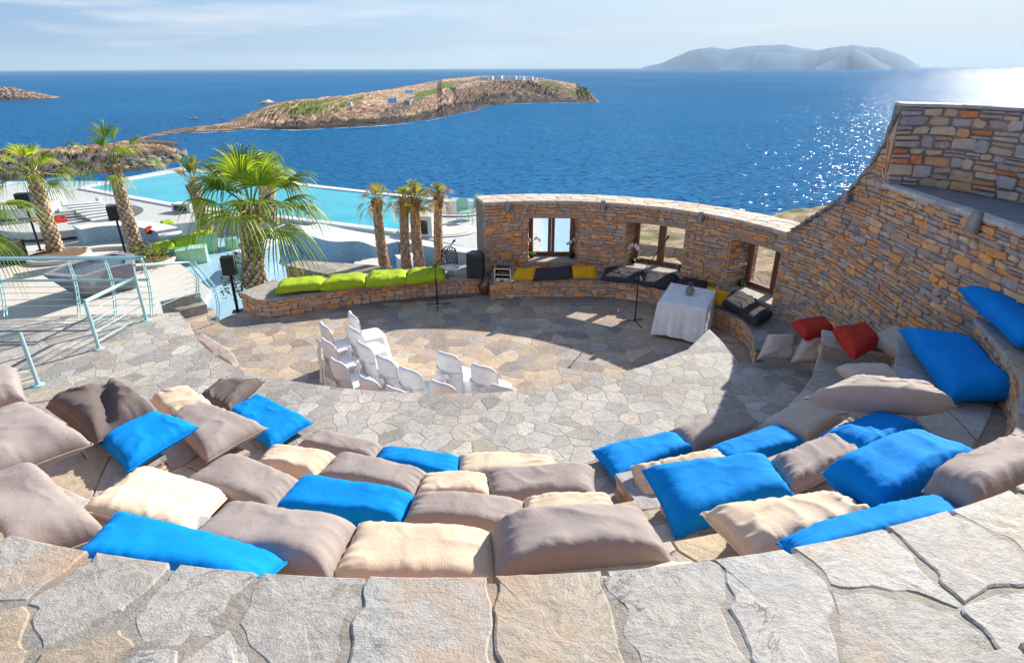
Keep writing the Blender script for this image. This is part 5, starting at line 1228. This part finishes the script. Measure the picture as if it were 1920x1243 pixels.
mb = MB(); mb.box((-.15,-.165,.03),(.15,.1,.12)); mb.build('rack_unit', M['alu'], o, bevel=.004)
mb = MB(); mb.box((-.07,-.169,.045),(.03,-.1652,.085)); 
for k in range(5): mb.box((.05+.018*k,-.169,.055),(.06+.018*k,-.1652,.075))
mb.build('panel', M['black'], o)
mb = MB(); mb.box((-.14,-.15,.214),(.14,.12,.24)); mb.build('mixer', M['black'], o, bevel=.004)
mb = MB()
for i in range(9):
    for k in range(4): mb.lathe([(0,.0),(.006,.0),(.005,.012),(0,.012)], 6, (-.12+.03*i,-.12+.05*k,.24))
mb.build('knob', M['alu'], o)
# ------------------------------------------------------------------ lute (rounded ribbed back toward us) leaning on the bench corner
p = G(905, 552, 0); o = empty('lute', p, 'brown ribbed lute with black strap leaning against the bench corner beside the loudspeaker', 'lute', None, R_(15))
tiltm = Matrix.Rotation(R_(14), 4, 'X') @ Matrix.Rotation(R_(16), 4, 'Y')
body = []; 
prof_ = [(0,.0),(.06,.012),(.12,.05),(.16,.11),(.172,.18),(.155,.27),(.115,.36),(.07,.43),(.03,.48)]
mb = MB(); n = 18; vs = []
for r, z in prof_:
    for k in range(n+1):
        a = -math.pi*k/n; vs.append(tiltm @ Vector((r*math.cos(a), r*.78*math.sin(a), z+.02)))
cs = []
for r, z in prof_:
    for k in range(n+1): cs.append((.20,.075,.03) if (k//2) % 2 else (.11,.04,.02))
mb.add(vs, [(i*(n+1)+k, i*(n+1)+k+1, (i+1)*(n+1)+k+1, (i+1)*(n+1)+k) for i in range(len(prof_)-1) for k in range(n)])
mb.c = cs; mb.build('bowl', M['lacquer'], o, smooth=True)
mb = MB(); vs = [tiltm @ Vector((sx*r, .0015, z+.02)) for r, z in prof_ for sx in (-1, 1)]
mb.add(vs, [(2*i, 2*i+1, 2*i+3, 2*i+2) for i in range(len(prof_)-1)], (.45,.28,.13)); mb.build('soundboard', M['lacquer'], o)
mb = MB(); mb.tube([tiltm @ Vector((0,-.012,.46)), tiltm @ Vector((0,-.012,.74)), tiltm @ Vector((0,-.0,.80)), tiltm @ Vector((0,-.10,.86))], [.022,.018,.018,.010], 8, (.10,.045,.02)); mb.build('neck', M['lacquer'], o, smooth=True)
mb = MB(); 
for k in range(6): mb.tube([tiltm @ Vector((-.03,-.02-.013*k,.805+.009*k)), tiltm @ Vector((.03,-.02-.013*k,.805+.009*k))], .003, 5, (.08,.04,.02))
mb.build('tuning_peg', M['lacquer'], o)
mb = MB(); mb.tube([tiltm @ Vector(q) for q in ((0,-.03,.72),(-.12,-.09,.60),(-.22,-.10,.36),(-.24,-.06,.12),(-.12,-.08,.03),(.0,-.06,.03))], .010, 6); mb.build('strap', M['black'], o, smooth=True)
# ------------------------------------------------------------------ microphone stands
def micstand(px, label, boomdir, pole=1.05, boom=.75, lean=R_(35)):
    p = G(px[0], px[1], 0); o = empty('microphone_stand', p, label, 'microphone stand', 'microphone stands')
    mb = MB()
    for k in range(3):
        a = boomdir + R_(180)*0 + k*2*math.pi/3 + .5; mb = MB(); mb.tube([(0,0,.07),(math.cos(a)*.31, math.sin(a)*.31, .014)], .010, 6); mb.build('leg', M['blackmetal'], o)
    mb = MB(); mb.tube([(0,0,.03),(0,0,.62)], .012, 8); mb.tube([(0,0,.62),(0,0,pole)], .009, 8); mb.lathe([(.0,.05),(.024,.055),(.024,.10),(0,.105)], 10); mb.lathe([(0,-.025),(.02,-.02),(.02,.02),(0,.025)], 10, (0,0,.62)); mb.build('pole', M['blackmetal'], o)
    mb = MB(); d_ = Vector((math.cos(boomdir)*math.cos(lean), math.sin(boomdir)*math.cos(lean), math.sin(lean)))
    mb.tube([Vector((0,0,pole))-d_*.28, Vector((0,0,pole))+d_*boom], .007, 8); mb.lathe([(0,-.03),(.022,-.02),(.022,.02),(0,.03)], 10, (0,0,pole)); mb.build('boom', M['blackmetal'], o)
    e_ = Vector((0,0,pole))+d_*boom; mb = MB(); mb.tube([e_, e_+d_*.06, e_+d_*.12, e_+d_*.175], [.010,.012,.016,.012], 10); mb.tube([e_+d_*.11, e_+d_*.15, e_+d_*.18], [.022,.026,.012], 12); mb.build('microphone', M['grille'], o)
    mb = MB(); mb.tube([e_, Vector((0,0,pole))+d_*.3+Vector((0,0,-.05)), (0,0,pole-.08), (.02,-.01,.6), (.015,.01,.1), (.1,.12,.012), (.3,.2,.01)], .004, 5); mb.build('cable', M['black'], o, smooth=True)
micstand((820,575), 'black microphone stand in front of the white stool, boom pointing right', R_(10), .98, .55, R_(50))
micstand((1190,606), 'black microphone stand left of the white table, long boom rising to the right', R_(20), 1.02, .85, R_(52))
# ------------------------------------------------------------------ stool
p = G(846, 548, 0); o = empty('bar_stool', p, 'bar stool with round white seat and black openwork back, behind the microphone stand', 'bar stool', None, R_(12))
mb = MB(); mb.lathe([(0,.60),(.17,.60),(.20,.62),(.205,.65),(.19,.675),(.0,.685)], 28, sx=1.05); mb.build('seat', M['whitegloss'], o, smooth=True)
for k in range(4):
    a = math.pi/4+k*math.pi/2; mb = MB(); mb.tube([(math.cos(a)*.07, math.sin(a)*.07, .60), (math.cos(a)*.09, math.sin(a)*.09, .34), (math.cos(a)*.24, math.sin(a)*.24, 0)], .010, 6); mb.build('leg', M['alu'], o)
mb = MB(); mb.tube([(.09*math.cos(a), .09*math.sin(a), .34) for a in [2*math.pi*k/20 for k in range(21)]], .008, 6); mb.lathe([(0,.30),(.03,.30),(.03,.58),(0,.58)], 10); mb.build('footrest', M['alu'], o)
mb = MB()
def bk(a, z): return Vector((.205*math.sin(a), .19*math.cos(a)+.03*(z-.66), z))
arc = [(-1.1, .66), (-1.15, .80), (-1.0, .95), (-.6, 1.05), (0, 1.09), (.6, 1.05), (1.0, .95), (1.15, .80), (1.1, .66)]
pts = catmull([Vector((a, z, 0)) for a, z in arc], 4); mb.tube([bk(q.x, q.y) for q in pts], .014, 6); mb.tube([bk(-1.1+2.2*k/10, .68) for k in range(11)], .012, 6)
rnd = random.Random(3)
for i in range(5):
    for k in range(7):
        a = -.85+1.7*k/6+(.13 if i % 2 else -.0); z = .74+.07*i
        if abs(a) > 1.05-.9*max(0, (z-.85))*1.3: continue
        r = .036; mb.tube([bk(a+r/.2*math.cos(q)*1.0, z+r*math.sin(q)*(1.1 if k % 2 else .8)) for q in [2*math.pi*w_/9 for w_ in range(10)]], .0075, 5)
mb.build('backrest', M['black'], o)
# ------------------------------------------------------------------ wall lamps
def walllamp(p, n_, label, s=.86):
    """half-bucket aluminium lamp: bracket, body, glass"""
    rz = math.atan2(n_.y, n_.x)+math.pi/2; o = empty('wall_lamp', p, label, 'wall lamp', 'aluminium wall lamps', rz)
    mb = MB(); mb.box((-.05*s,-.02*s,-.05*s),(.05*s,.02*s,.05*s)); mb.tube([(0,0,0),(0,-.09*s,0)], .018*s, 8); mb.build('bracket', M['lampmetal'], o)
    mb = MB(); mb.lathe([(0,.12),(.055,.12),(.06,.11),(.085,-.10),(.095,-.10),(.095,-.12),(.075,-.12),(.05,.09),(0,.09)] if s == 1 else [(0,.12*s),(.055*s,.12*s),(.06*s,.11*s),(.085*s,-.10*s),(.095*s,-.10*s),(.095*s,-.12*s),(.075*s,-.12*s),(.05*s,.09*s),(0,.09*s)], 22, (0,-.11*s,0)); mb.build('shade', M['lampmetal'], o, smooth=False)
def onarch(px, py):
    ph, z = hitcyl(px, py); u = uof(ph); return fa(u, z, .0), (fa(u, z, 1)-fa(u, z, 0))
for q, lab in (((951,385), 'aluminium wall lamp at the left end of the window wall'), ((1132,383), 'aluminium wall lamp between the first and second window'), ((1318,405), 'aluminium wall lamp between the second and third window')):
    p, n_ = onarch(*q); walllamp(p, n_, lab)
def onright(px, py):
    d = ray(px, py); t = 5.52/d.x; p = d*t + Vector((0,0,EYE)); return p, Vector((-1,.03,0))
p, n_ = onright(1597,368); walllamp(p, n_, 'aluminium wall lamp near the curved edge of the tall stone wall')
p, n_ = onright(1846,416); walllamp(p, n_, 'big aluminium wall lamp under the ledge of the tall stone wall', 1.0)
# ------------------------------------------------------------------ orchids
def orchid(u, z, off, label, H_=.45, lean=.1, seed=1, flowers=5, few=False):
    rnd = random.Random(seed); p = fa(u, z, off); o = empty('orchid', p, label, 'potted orchid', 'orchids on the window sills')
    mb = MB(); mb.lathe([(0,.005),(.045,.005),(.06,.10),(.064,.10),(.064,.11),(.054,.11),(.05,.09),(0,.09)], 14); mb.build('pot', M['black'], o, smooth=True)
    mb = MB()
    for k in range(7):
        a = k*2.4+seed; L_ = rnd.uniform(.10, .17); s = Vector((-math.sin(a), math.cos(a), 0)); vs = []
        for i in range(5):
            t = i/4; c = Vector((math.cos(a), math.sin(a), 0))*L_*t + Vector((0,0,.10+.10*t-.10*t*t*rnd.uniform(.8, 1.4))); wd = .028*math.sin(math.pi*min(1, t*.9+.08)); vs += [c-s*wd, c+Vector((0,0,-.006)), c+s*wd]
        mb.add(vs, [(3*i+q, 3*i+3+q, 3*i+4+q, 3*i+1+q) for i in range(4) for q in (0, 1)], rndcol([(.05,.12,.02),(.10,.22,.03),(.16,.30,.04)]))
    mb.build('leaves', M['leaf'], o)
    mb = MB(); fl = MB()
    for s_ in range(2):
        a = rnd.uniform(0, 6.28); lx = Vector((math.cos(a), math.sin(a), 0)); top_ = [Vector((0,0,.09)), lx*.03+Vector((0,0,H_*.5)), lx*(lean*.5)+Vector((0,0,H_*.9)), lx*lean+Vector((0,0,H_)), lx*(lean+.10)+Vector((0,0,H_*.88))]
        cp_ = catmull(top_, 4); mb.tube(cp_, .004, 5, (.12,.16,.04))
        if few: continue
        for k in range(flowers):
            c = cp_[-1-k] if k < len(cp_)-6 else cp_[8]
            c = c + Vector((rnd.uniform(-.03,.03), rnd.uniform(-.03,.03), rnd.uniform(-.02,.02))); f = Vector((rnd.uniform(-.5,.5), -1, rnd.uniform(-.2,.5))).normalized(); e1_ = f.cross(Vector((0,0,1))).normalized(); e2_ = e1_.cross(f)
            for q in range(5):
                b_ = 2*math.pi*q/5+math.pi/2; dd = e1_*math.cos(b_)+e2_*math.sin(b_); ss = e1_*-math.sin(b_)+e2_*math.cos(b_); r = .042
                fl.add([c, c+dd*r*.6+ss*r*.45+f*.004, c+dd*r, c+dd*r*.6-ss*r*.45+f*.004], [(0,1,2,3)], (.80,.78,.80))
            fl.lathe([(0,-.006),(.006,0),(0,.008)], 6, c+f*.006, (.6,.35,.3))
    mb.build('stem', M['leaf'], o, smooth=True)
    if not few: fl.build('flowers', M['petal'], o)
for i, (u0, u1, z0, z1) in enumerate(wins):
    nm = ('first', 'second', 'third')[i]
    orchid(u0+.10+SPL[i][0]*.4, z0+.013, -.33, 'white orchid in a black pot on the left side of the %s window sill' % nm, .48, .10, 3+i)
    orchid(u1-.09-SPL[i][1]*.4, z0+.013, -.33, 'orchid in a black pot on the right side of the %s window sill' % nm + (', bare stems' if i == 2 else ', white blossoms'), .44, .08, 13+i, few=(i == 2))
# ------------------------------------------------------------------ pool terrace furniture
def curvedwall(px, z0, z1, wd, name, label, cat, m='mosaic', topm='whitewall', zref=None, n=5):
    P = catmull([G(x, y, z1) for x, y in px], n); pts = [(p.x, p.y) for p in P]; back = offset_path(pts, wd)
    o = empty(name, (pts[len(pts)//2][0], pts[len(pts)//2][1], z0), label, cat)
    mb = MB(); mb.prism(pts + back[::-1], z0, z1-.03); kid(mb.build('base', M[m]), o)
    p2 = offset_path(pts, -.03); b2 = offset_path(pts, wd+.03)
    mb = MB(); mb.prism(p2 + b2[::-1], z1-.0295, z1); kid(mb.build('top_slab', M[topm], bevel=.01), o); return o
curvedwall([(505,432),(560,436),(620,452),(672,452),(704,462)], LZ, LZ+.75, .9, 'mosaic_bench', 'long wavy white topped mosaic bench in the sunken lounge, in front of the pool', 'bench')
curvedwall([(575,424),(640,438),(700,448),(770,456),(850,470),(925,480)], LZ, DZ+.12, .5, 'mosaic_bench', 'white topped mosaic seat running along the pool deck behind the slim palms', 'bench')
curvedwall([(438,470),(470,474),(505,462),(520,448)], LZ, LZ+.8, .8, 'mosaic_bench', 'short block shaped mosaic bench right behind the big fan palm', 'bench')
curvedwall([(742,478),(752,486),(770,488)], LZ, LZ+.6, .7, 'mosaic_bench', 'rounded mosaic block between the slim palms', 'bench')
curvedwall([(150,430),(190,424),(240,423),(290,432),(300,444)], LZ, LZ+.8, .7, 'mosaic_bench', 'curved mosaic back wall of the lounge behind the tall palm', 'bench')
curvedwall([(130,470),(200,462),(270,462),(310,472)], LZ, -.86, .22, 'planter_wall', 'low grey curved planter edge between the two left palms', 'wall', 'concrete', 'whitewall')
# low stone wall with steps behind the bench
mb = MB(); wl = [G(535,497,-.25), G(560,488,-.25), G(700,497,-.25), G(780,512,-.25), G(640,520,-.25)]
o = empty('stone_wall', (-4, 15.3, -1.2), 'low tan topped stone wall and steps just behind the lime cushions', 'stone wall')
pl = [(p.x, p.y) for p in wl]; mb.prism(pl, LZ, -.29, c=MORT)
fl_, Ll = path_map([pl[0], pl[4], pl[3]]); stones(mb, lambda u, v, o_: fl_(u, v, -o_-.0), Ll, LZ, -.30, WARM)
kid(mb.build('wall_body', M['stone']), o)
mb = MB(); mb.prism(pl, -.289, -.25); kid(mb.build('top_slab', M['bench']), o)
for i in range(3):
    q = G(672+i*14, 492-i*5, -.25-.2*i); mb = MB(); mb.box((q.x-.45, q.y, LZ), (q.x+.35, q.y+.42, -.45-.18*i)); kid(mb.build('step', M['concrete'], bevel=.01), o)
# green cubes
for x, y, s, lab in ((392,470,.62,'topmost pale green glass cube table beside the lime cushions'),(322,490,.5,'pale green cube seat at the left end of the row in the lounge'),(350,492,.5,'pale green cube seat, second in the row in the lounge'),(375,490,.55,'pale green cube seat at the right end of the row in the lounge'),(436,466,.42,'small teal cube seat near the big fan palm')):
    p = G(x, y, LZ+.004); o = empty('cube_table', p, lab, 'cube table', 'green cube tables in the lounge', R_(20))
    mb = MB(); mb.box((-s/2,-s/2,0),(s/2,s/2,s*.92)); mb.build('cube_body', M['greencube'], o, bevel=.01)
    mb = MB(); mb.box((-s/2-.01,-s/2-.01,s*.92+.001),(s/2+.01,s/2+.01,s*.92+.03)); mb.build('glass_top', M['greentop'], o, bevel=.006)
lz = LZ+.45
mb = MB(); P = [G(x, y, lz-.12) for x, y in ((286,482),(330,470),(385,452),(400,448),(390,440),(330,455),(280,468))]
mb.prism([(p.x, p.y) for p in P], LZ, lz-.1); o = tag(mb.build('lounge_bench', M['mosaic'], bevel=.02, loc=P[1]), 'mosaic lounge bench under the row of long lime cushions', 'bench')
gl = 'lime cushions in the pool lounge'
for q, lab in (([(283,466),(320,459),(330,466),(290,476)], 'long lime cushion at the near left end of the lounge row'), ([(322,458),(350,450),(362,456),(332,465)], 'long lime cushion in the middle of the lounge row'), ([(352,449),(392,438),(402,442),(364,455)], 'long lime cushion at the far right end of the lounge row'),
               ([(268,436),(300,424),(308,429),(276,440)], 'lime cushion behind the tall palm, next to the small red one'), ([(300,424),(326,421),(330,426),(306,430)], 'short lime cushion at the far end behind the tall palm')):
    K(lab, 'lime', q, lz, .36, .14, 1.0, group=gl)
K('small red cushion on the lime lounge seat behind the tall palm', 'red', [(272,431),(286,427),(288,434),(274,438)], lz+.25, .18, .1, 1.0, group='red cushions in the pool lounge')
K('orange red cushion left of the tall palm trunk on the mosaic lounge', 'red', [(100,412),(128,412),(132,424),(104,428)], lz, .3, .1, 1.0, group='red cushions in the pool lounge')
K('small red cushion behind the leaning palm trunk', 'red', [(60,420),(84,418),(88,427),(64,430)], lz, .25, .1, 1.0, group='red cushions in the pool lounge')
# slatted loungers left of the pool
o = empty('slatted_daybed', G(150,392,DZ), 'white slatted daybed with dark gaps on the deck left of the pool', 'daybed')
a0, b0 = G(118,384,DZ+.3), G(190,378,DZ+.3); c0 = G(160,408,DZ+.3); 
for i in range(7):
    t = i/6; s_ = a0.lerp(G(170,412,DZ+.3), t); e_ = b0.lerp(G(236,402,DZ+.3), t); dd = (e_-s_).normalized(); nn = Vector((-dd.y, dd.x, 0))*.16
    mb = MB(); mb.prism([((s_+nn).x,(s_+nn).y),((e_+nn).x,(e_+nn).y),((e_-nn).x,(e_-nn).y),((s_-nn).x,(s_-nn).y)], DZ+.24, DZ+.30); kid(mb.build('slat', M['whitewall'], bevel=.01), o)
for pp_ in ((118,386),(186,380),(236,402),(170,412)):
    q = G(*pp_, DZ); mb = MB(); mb.box((q.x-.08,q.y-.08,DZ),(q.x+.08,q.y+.08,DZ+.235)); kid(mb.build('leg', M['whitewall']), o)
# round tables / platforms
def disc(px, z, r, h_, label, name='round_platform', cat='platform', m='whitewall', topm=None, sy=1):
    p = G(px[0], px[1], z); o = empty(name, p, label, cat)
    mb = MB(); mb.lathe([(0,.0),(r*.96,.0),(r,.02),(r,h_-.02),(r*.985,h_),(0,h_)], 40, sy=sy); mb.build('base', M[m], o, smooth=False)
    if topm: mb = MB(); mb.lathe([(0,h_+.004),(r*.86,h_+.004),(r*.86,h_+.02),(0,h_+.021)], 40, sy=sy); mb.build('top', M[topm], o)
    return o
disc((140,420), -.9, 2.6, .3, 'large round white platform beside the slatted daybed', m='deck')
disc((112,484), -1.0, .95, .14, 'round raised planter rim at the foot of the leaning palm', 'planter', 'planter', 'concrete', 'soil')
disc((280,492), -1.0, .85, .14, 'round planter rim at the foot of the tall palm', 'planter', 'planter', 'concrete', 'soil')
disc((858,392), DZ+.012, 1.55, .06, 'round dark grey hot tub cover at the right end of the pool', 'tub_cover', 'tub cover', 'whitewall', 'greyconcrete')
disc((822,432), DZ+.012, 1.5, .03, 'round flat grey disc on the deck near the white kiosk', 'deck_disc', 'deck disc', 'whitewall', 'concrete', .7)
disc((52,400), DZ+.012, 1.2, .42, 'round white table with grey rim near the far railing', 'round_table', 'table', 'whitewall', 'concrete')
# white boxes with dark fronts
for q, s_, lab in (((797,440), (.8,.7,.75), 'white box housing with a dark opening on the pool deck by the slim palms'), ((94,382), (1.0,.8,.6), 'white box housing with a dark opening near the far railing'), ((348,396), (.9,.5,.35), 'small white poolside table behind the big fan palm')):
    p = G(q[0], q[1], DZ+.012); o = empty('deck_box', p, lab, 'box', None, R_(-12))
    mb = MB(); mb.box((-s_[0]/2,-s_[1]/2,0),(s_[0]/2,s_[1]/2,s_[2])); mb.build('housing', M['whitewall'], o, bevel=.015)
    mb = MB(); mb.box((-s_[0]*.36,-s_[1]/2-.012,s_[2]*.15),(s_[0]*.30,-s_[1]/2+.003,s_[2]*.8)); mb.build('opening', M['black'], o)
# clear green plastic chairs on the deck
for q, rz, lab in (((872,418), .4, 'clear pale green chair on the deck left of its twin, by the window wall'), ((892,408), -.5, 'clear pale green chair on the deck nearest the window wall')):
    p = G(q[0], q[1], DZ+.012); o = empty('plastic_chair', p, lab, 'chair', 'clear green chairs on the deck', rz)
    mb = MB(); mb.box((-.24,-.24,.42),(.24,.24,.45)); mb.build('seat', M['aqua'], o, bevel=.01)
    mb = MB(); vs = []
    for i in range(9):
        a = -1+2*i/8
        for z_ in (.45, .7, .92): vs.append((a*.24, .24-.05*(1-a*a)*-1, z_-(.1*a**4 if z_ > .8 else 0)))
    mb.add(vs, [(3*i+k, 3*i+3+k, 3*i+4+k, 3*i+1+k) for i in range(8) for k in (0, 1)]); b_ = mb.build('backrest', M['aqua'], o); sm_ = b_.modifiers.new('s', 'SOLIDIFY'); sm_.thickness = .02
    for sx in (-1, 1):
        for sy in (-1, 1): mb = MB(); mb.tube([(sx*.21, sy*.21, .42), (sx*.25, sy*.25, 0)], .02, 6); mb.build('leg', M['aqua'], o)
# dark pointed basin on the pale terrace
o = empty('bar_basin', G(180,530,-1.0), 'dark boat shaped bar counter with sloping sides on the pale terrace behind the railing', 'bar counter')
tz = -.15; T_ = [G(x, y, tz) for x, y in ((78,515),(110,500),(160,486),(217,472),(252,476),(248,494),(200,504),(150,521))]; B_ = [G(x, y, -.99) for x, y in ((140,553),(165,545),(205,532),(240,524),(256,527),(258,540),(200,552),(160,560))]
mb = MB(); n = len(T_); mb.add(list(B_)+list(T_), [(i, (i+1) % n, n+(i+1) % n, n+i) for i in range(n)] + [tuple(range(n))]); kid(mb.build('body', M['greyconcrete']), o)
cc = sum(T_, Vector())/n
mb = MB(); I_ = [cc+(p-cc)*.8 for p in T_]; mb.add(list(T_)+I_, [(i, (i+1) % n, n+(i+1) % n, n+i) for i in range(n)]); kid(mb.build('rim', M['greyconcrete']), o)
mb = MB(); J_ = [up(p, -.08) for p in I_]; tri = tessellate_polygon([[Vector((p.x,p.y,0)) for p in J_]]); mb.add(J_ + I_, [tuple(t) for t in tri]+[(i, (i+1) % n, n+(i+1) % n, n+i) for i in range(n)], (.3,.3,.3)); kid(mb.build('counter_top', M['steeltop']), o)
# ------------------------------------------------------------------ cape rocks
rnd = random.Random(44)
for i in range(34):
    x = 235+ rnd.random()*112; t = rnd.random(); yb = interp([(235,318),(300,314),(330,306),(345,296)], x); y = yb - t*16
    p = G(x, y, SZ+ t*1.6); s = rnd.uniform(1.2, 3.0)
    mb = MB(); bm = bmesh.new(); bmesh.ops.create_icosphere(bm, subdivisions=2, radius=1)
    for v in bm.verts:
        nn = v.co.normalized(); k = 1+.35*noise.noise(nn*1.6+Vector((i*7, 0, 0)))+.18*noise.noise(nn*4+Vector((i*3,0,0))); v.co = Vector((nn.x*k*s*1.15, nn.y*k*s, nn.z*k*s*.72))
    vs = [tuple(v.co) for v in bm.verts]; fs = [tuple(v.index for v in f.verts) for f in bm.faces]; bm.free()
    mb.add(vs, fs, rndcol([(.40,.36,.32),(.30,.26,.23),(.46,.41,.35)], .15)); o = mb.build('boulder', M['land']); o.location = p; o.rotation_euler = (rnd.uniform(-.4,.4), rnd.uniform(-.4,.4), rnd.uniform(0,6))
    tag(o, 'grey sea washed boulder in the rock pile at the tip of the left cape', 'boulder', 'boulders at the tip of the cape')
# ------------------------------------------------------------------ boats
def boat(px, L_, label, rz=.1):
    p = G(px[0], px[1], SZ+.05); o = empty('motor_boat', p, label, 'boat', None, rz)
    mb = MB(); secs = []; n = 10
    for i in range(n+1):
        t = i/n; w_ = .16*L_*(1-t**3)**.8*(.85+.15*min(1, t*4)); x = (t-.5)*L_; zt = .10*L_+.05*L_*t*t
        secs += [(x, -w_, zt), (x, -w_*.6, 0), (x, 0, -.03*L_), (x, w_*.6, 0), (x, w_, zt)]
    mb.add(secs, [(5*i+k, 5*i+5+k, 5*i+6+k, 5*i+1+k) for i in range(n) for k in range(4)] + [(0,1,2,3,4)] + [(5*i, 5*i+4, 5*i+9, 5*i+5) for i in range(n)]); mb.build('hull', M['whitewall'], o)
    mb = MB(); mb.box((-.12*L_,-.09*L_,.11*L_),(.16*L_,.09*L_,.21*L_)); mb.build('cabin', M['whitewall'], o, bevel=.02*L_)
    mb = MB(); mb.box((.161*L_,-.07*L_,.14*L_),(.168*L_,.07*L_,.19*L_)); mb.box((-.1*L_,-.0925*L_,.15*L_),(.13*L_,-.0905*L_,.19*L_)); mb.build('window', M['black'], o)
    mb = MB(); mb.tube([(-.05*L_,0,.21*L_),(-.05*L_,0,.36*L_)], .008*L_, 6); mb.build('mast', M['alu'], o)
boat((365,224), 8.5, 'white motor boat moored off the sandy spit, the larger of the two'); boat((415,223), 4.5, 'tiny white boat close to the island shore, right of the larger boat')
# ------------------------------------------------------------------ white houses on the far island
def house(px, D, w_, d_, h_, label, rz=0, col_='housewhite', group='white houses on the island top', tower=False, base=None):
    w_ *= .95; d_ *= .8; h_ *= .5
    p = GD(px[0], px[1], D); o = empty('house', p, label, 'house', group, rz)
    mb = MB(); mb.box((-w_/2,-d_/2,-1.6),(w_/2,d_/2,h_)); 
    mb.box((-w_/2-.15,-d_/2-.15,h_+.002),(w_/2+.15,d_/2+.15,h_+.35)); mb.build('wall', M[col_], o)
    n = max(1, int(w_/3))
    for k in range(n):
        x = -w_/2+w_*(k+.5)/n; mb = MB(); mb.box((x-.32,-d_/2-.05,h_*.35),(x+.32,-d_/2+.05,h_*.65)); mb.build('window', M['darkblue'], o)
    if tower: mb = MB(); mb.box((w_/2+.05,-1,-2),(w_/2+1.5,1,h_*1.7)); mb.lathe([(.8,0),(.7,.4),(.4,.7),(0,.8)], 12, (w_/2+.8,0,h_*1.7)); mb.build('tower', M[col_], o)
rnd = random.Random(8)
hx = [904,912,921,930,938,947,955,963,971,979,987,995,1003]
desc = ['at the left end of the village', 'second from the left of the village', 'third from the left, slightly lower than its neighbours', 'fourth from the left of the village', 'left of the village centre', 'just left of the tallest middle house', 'tallest in the middle of the village', 'just right of the tallest middle house', 'right of the village centre', 'fourth from the right of the village', 'third from the right of the village', 'second from the right, stepping down the slope', 'at the right end of the village']
for i, x in enumerate(hx):
    D = 800+rnd.uniform(-12, 14); yy = 147 + rnd.uniform(-1.2, 1.6) + (1.5 if i > 10 else 0)
    house((x, yy), D, rnd.uniform(4.5, 7), 6, (5.6 if i == 6 else rnd.uniform(2.2, 4.2)), 'small white flat roofed house ' + desc[i], rnd.uniform(-.3, .3))
house((734,189), 480, 5.2, 4, 2.6, 'white and pale blue chapel with a small tower on the island slope', .1, 'chapel', None, True)
house((764,193), 482, 5, 4, 2.6, 'roofless tan stone ruin right of the chapel', -.2, 'ruin', None)
house((655,194), 500, 4, 3, 1.3, 'low white shed left of the chapel beside the road', 0, 'housewhite', None)
house((768,172), 520, 7, 4, 1.9, 'long low white house above the chapel on the island ridge', .1, 'housewhite', None)
house((850,167), 600, 5, 4, 1.6, 'pale roadside house where the island road climbs', .1, 'ruin', None)
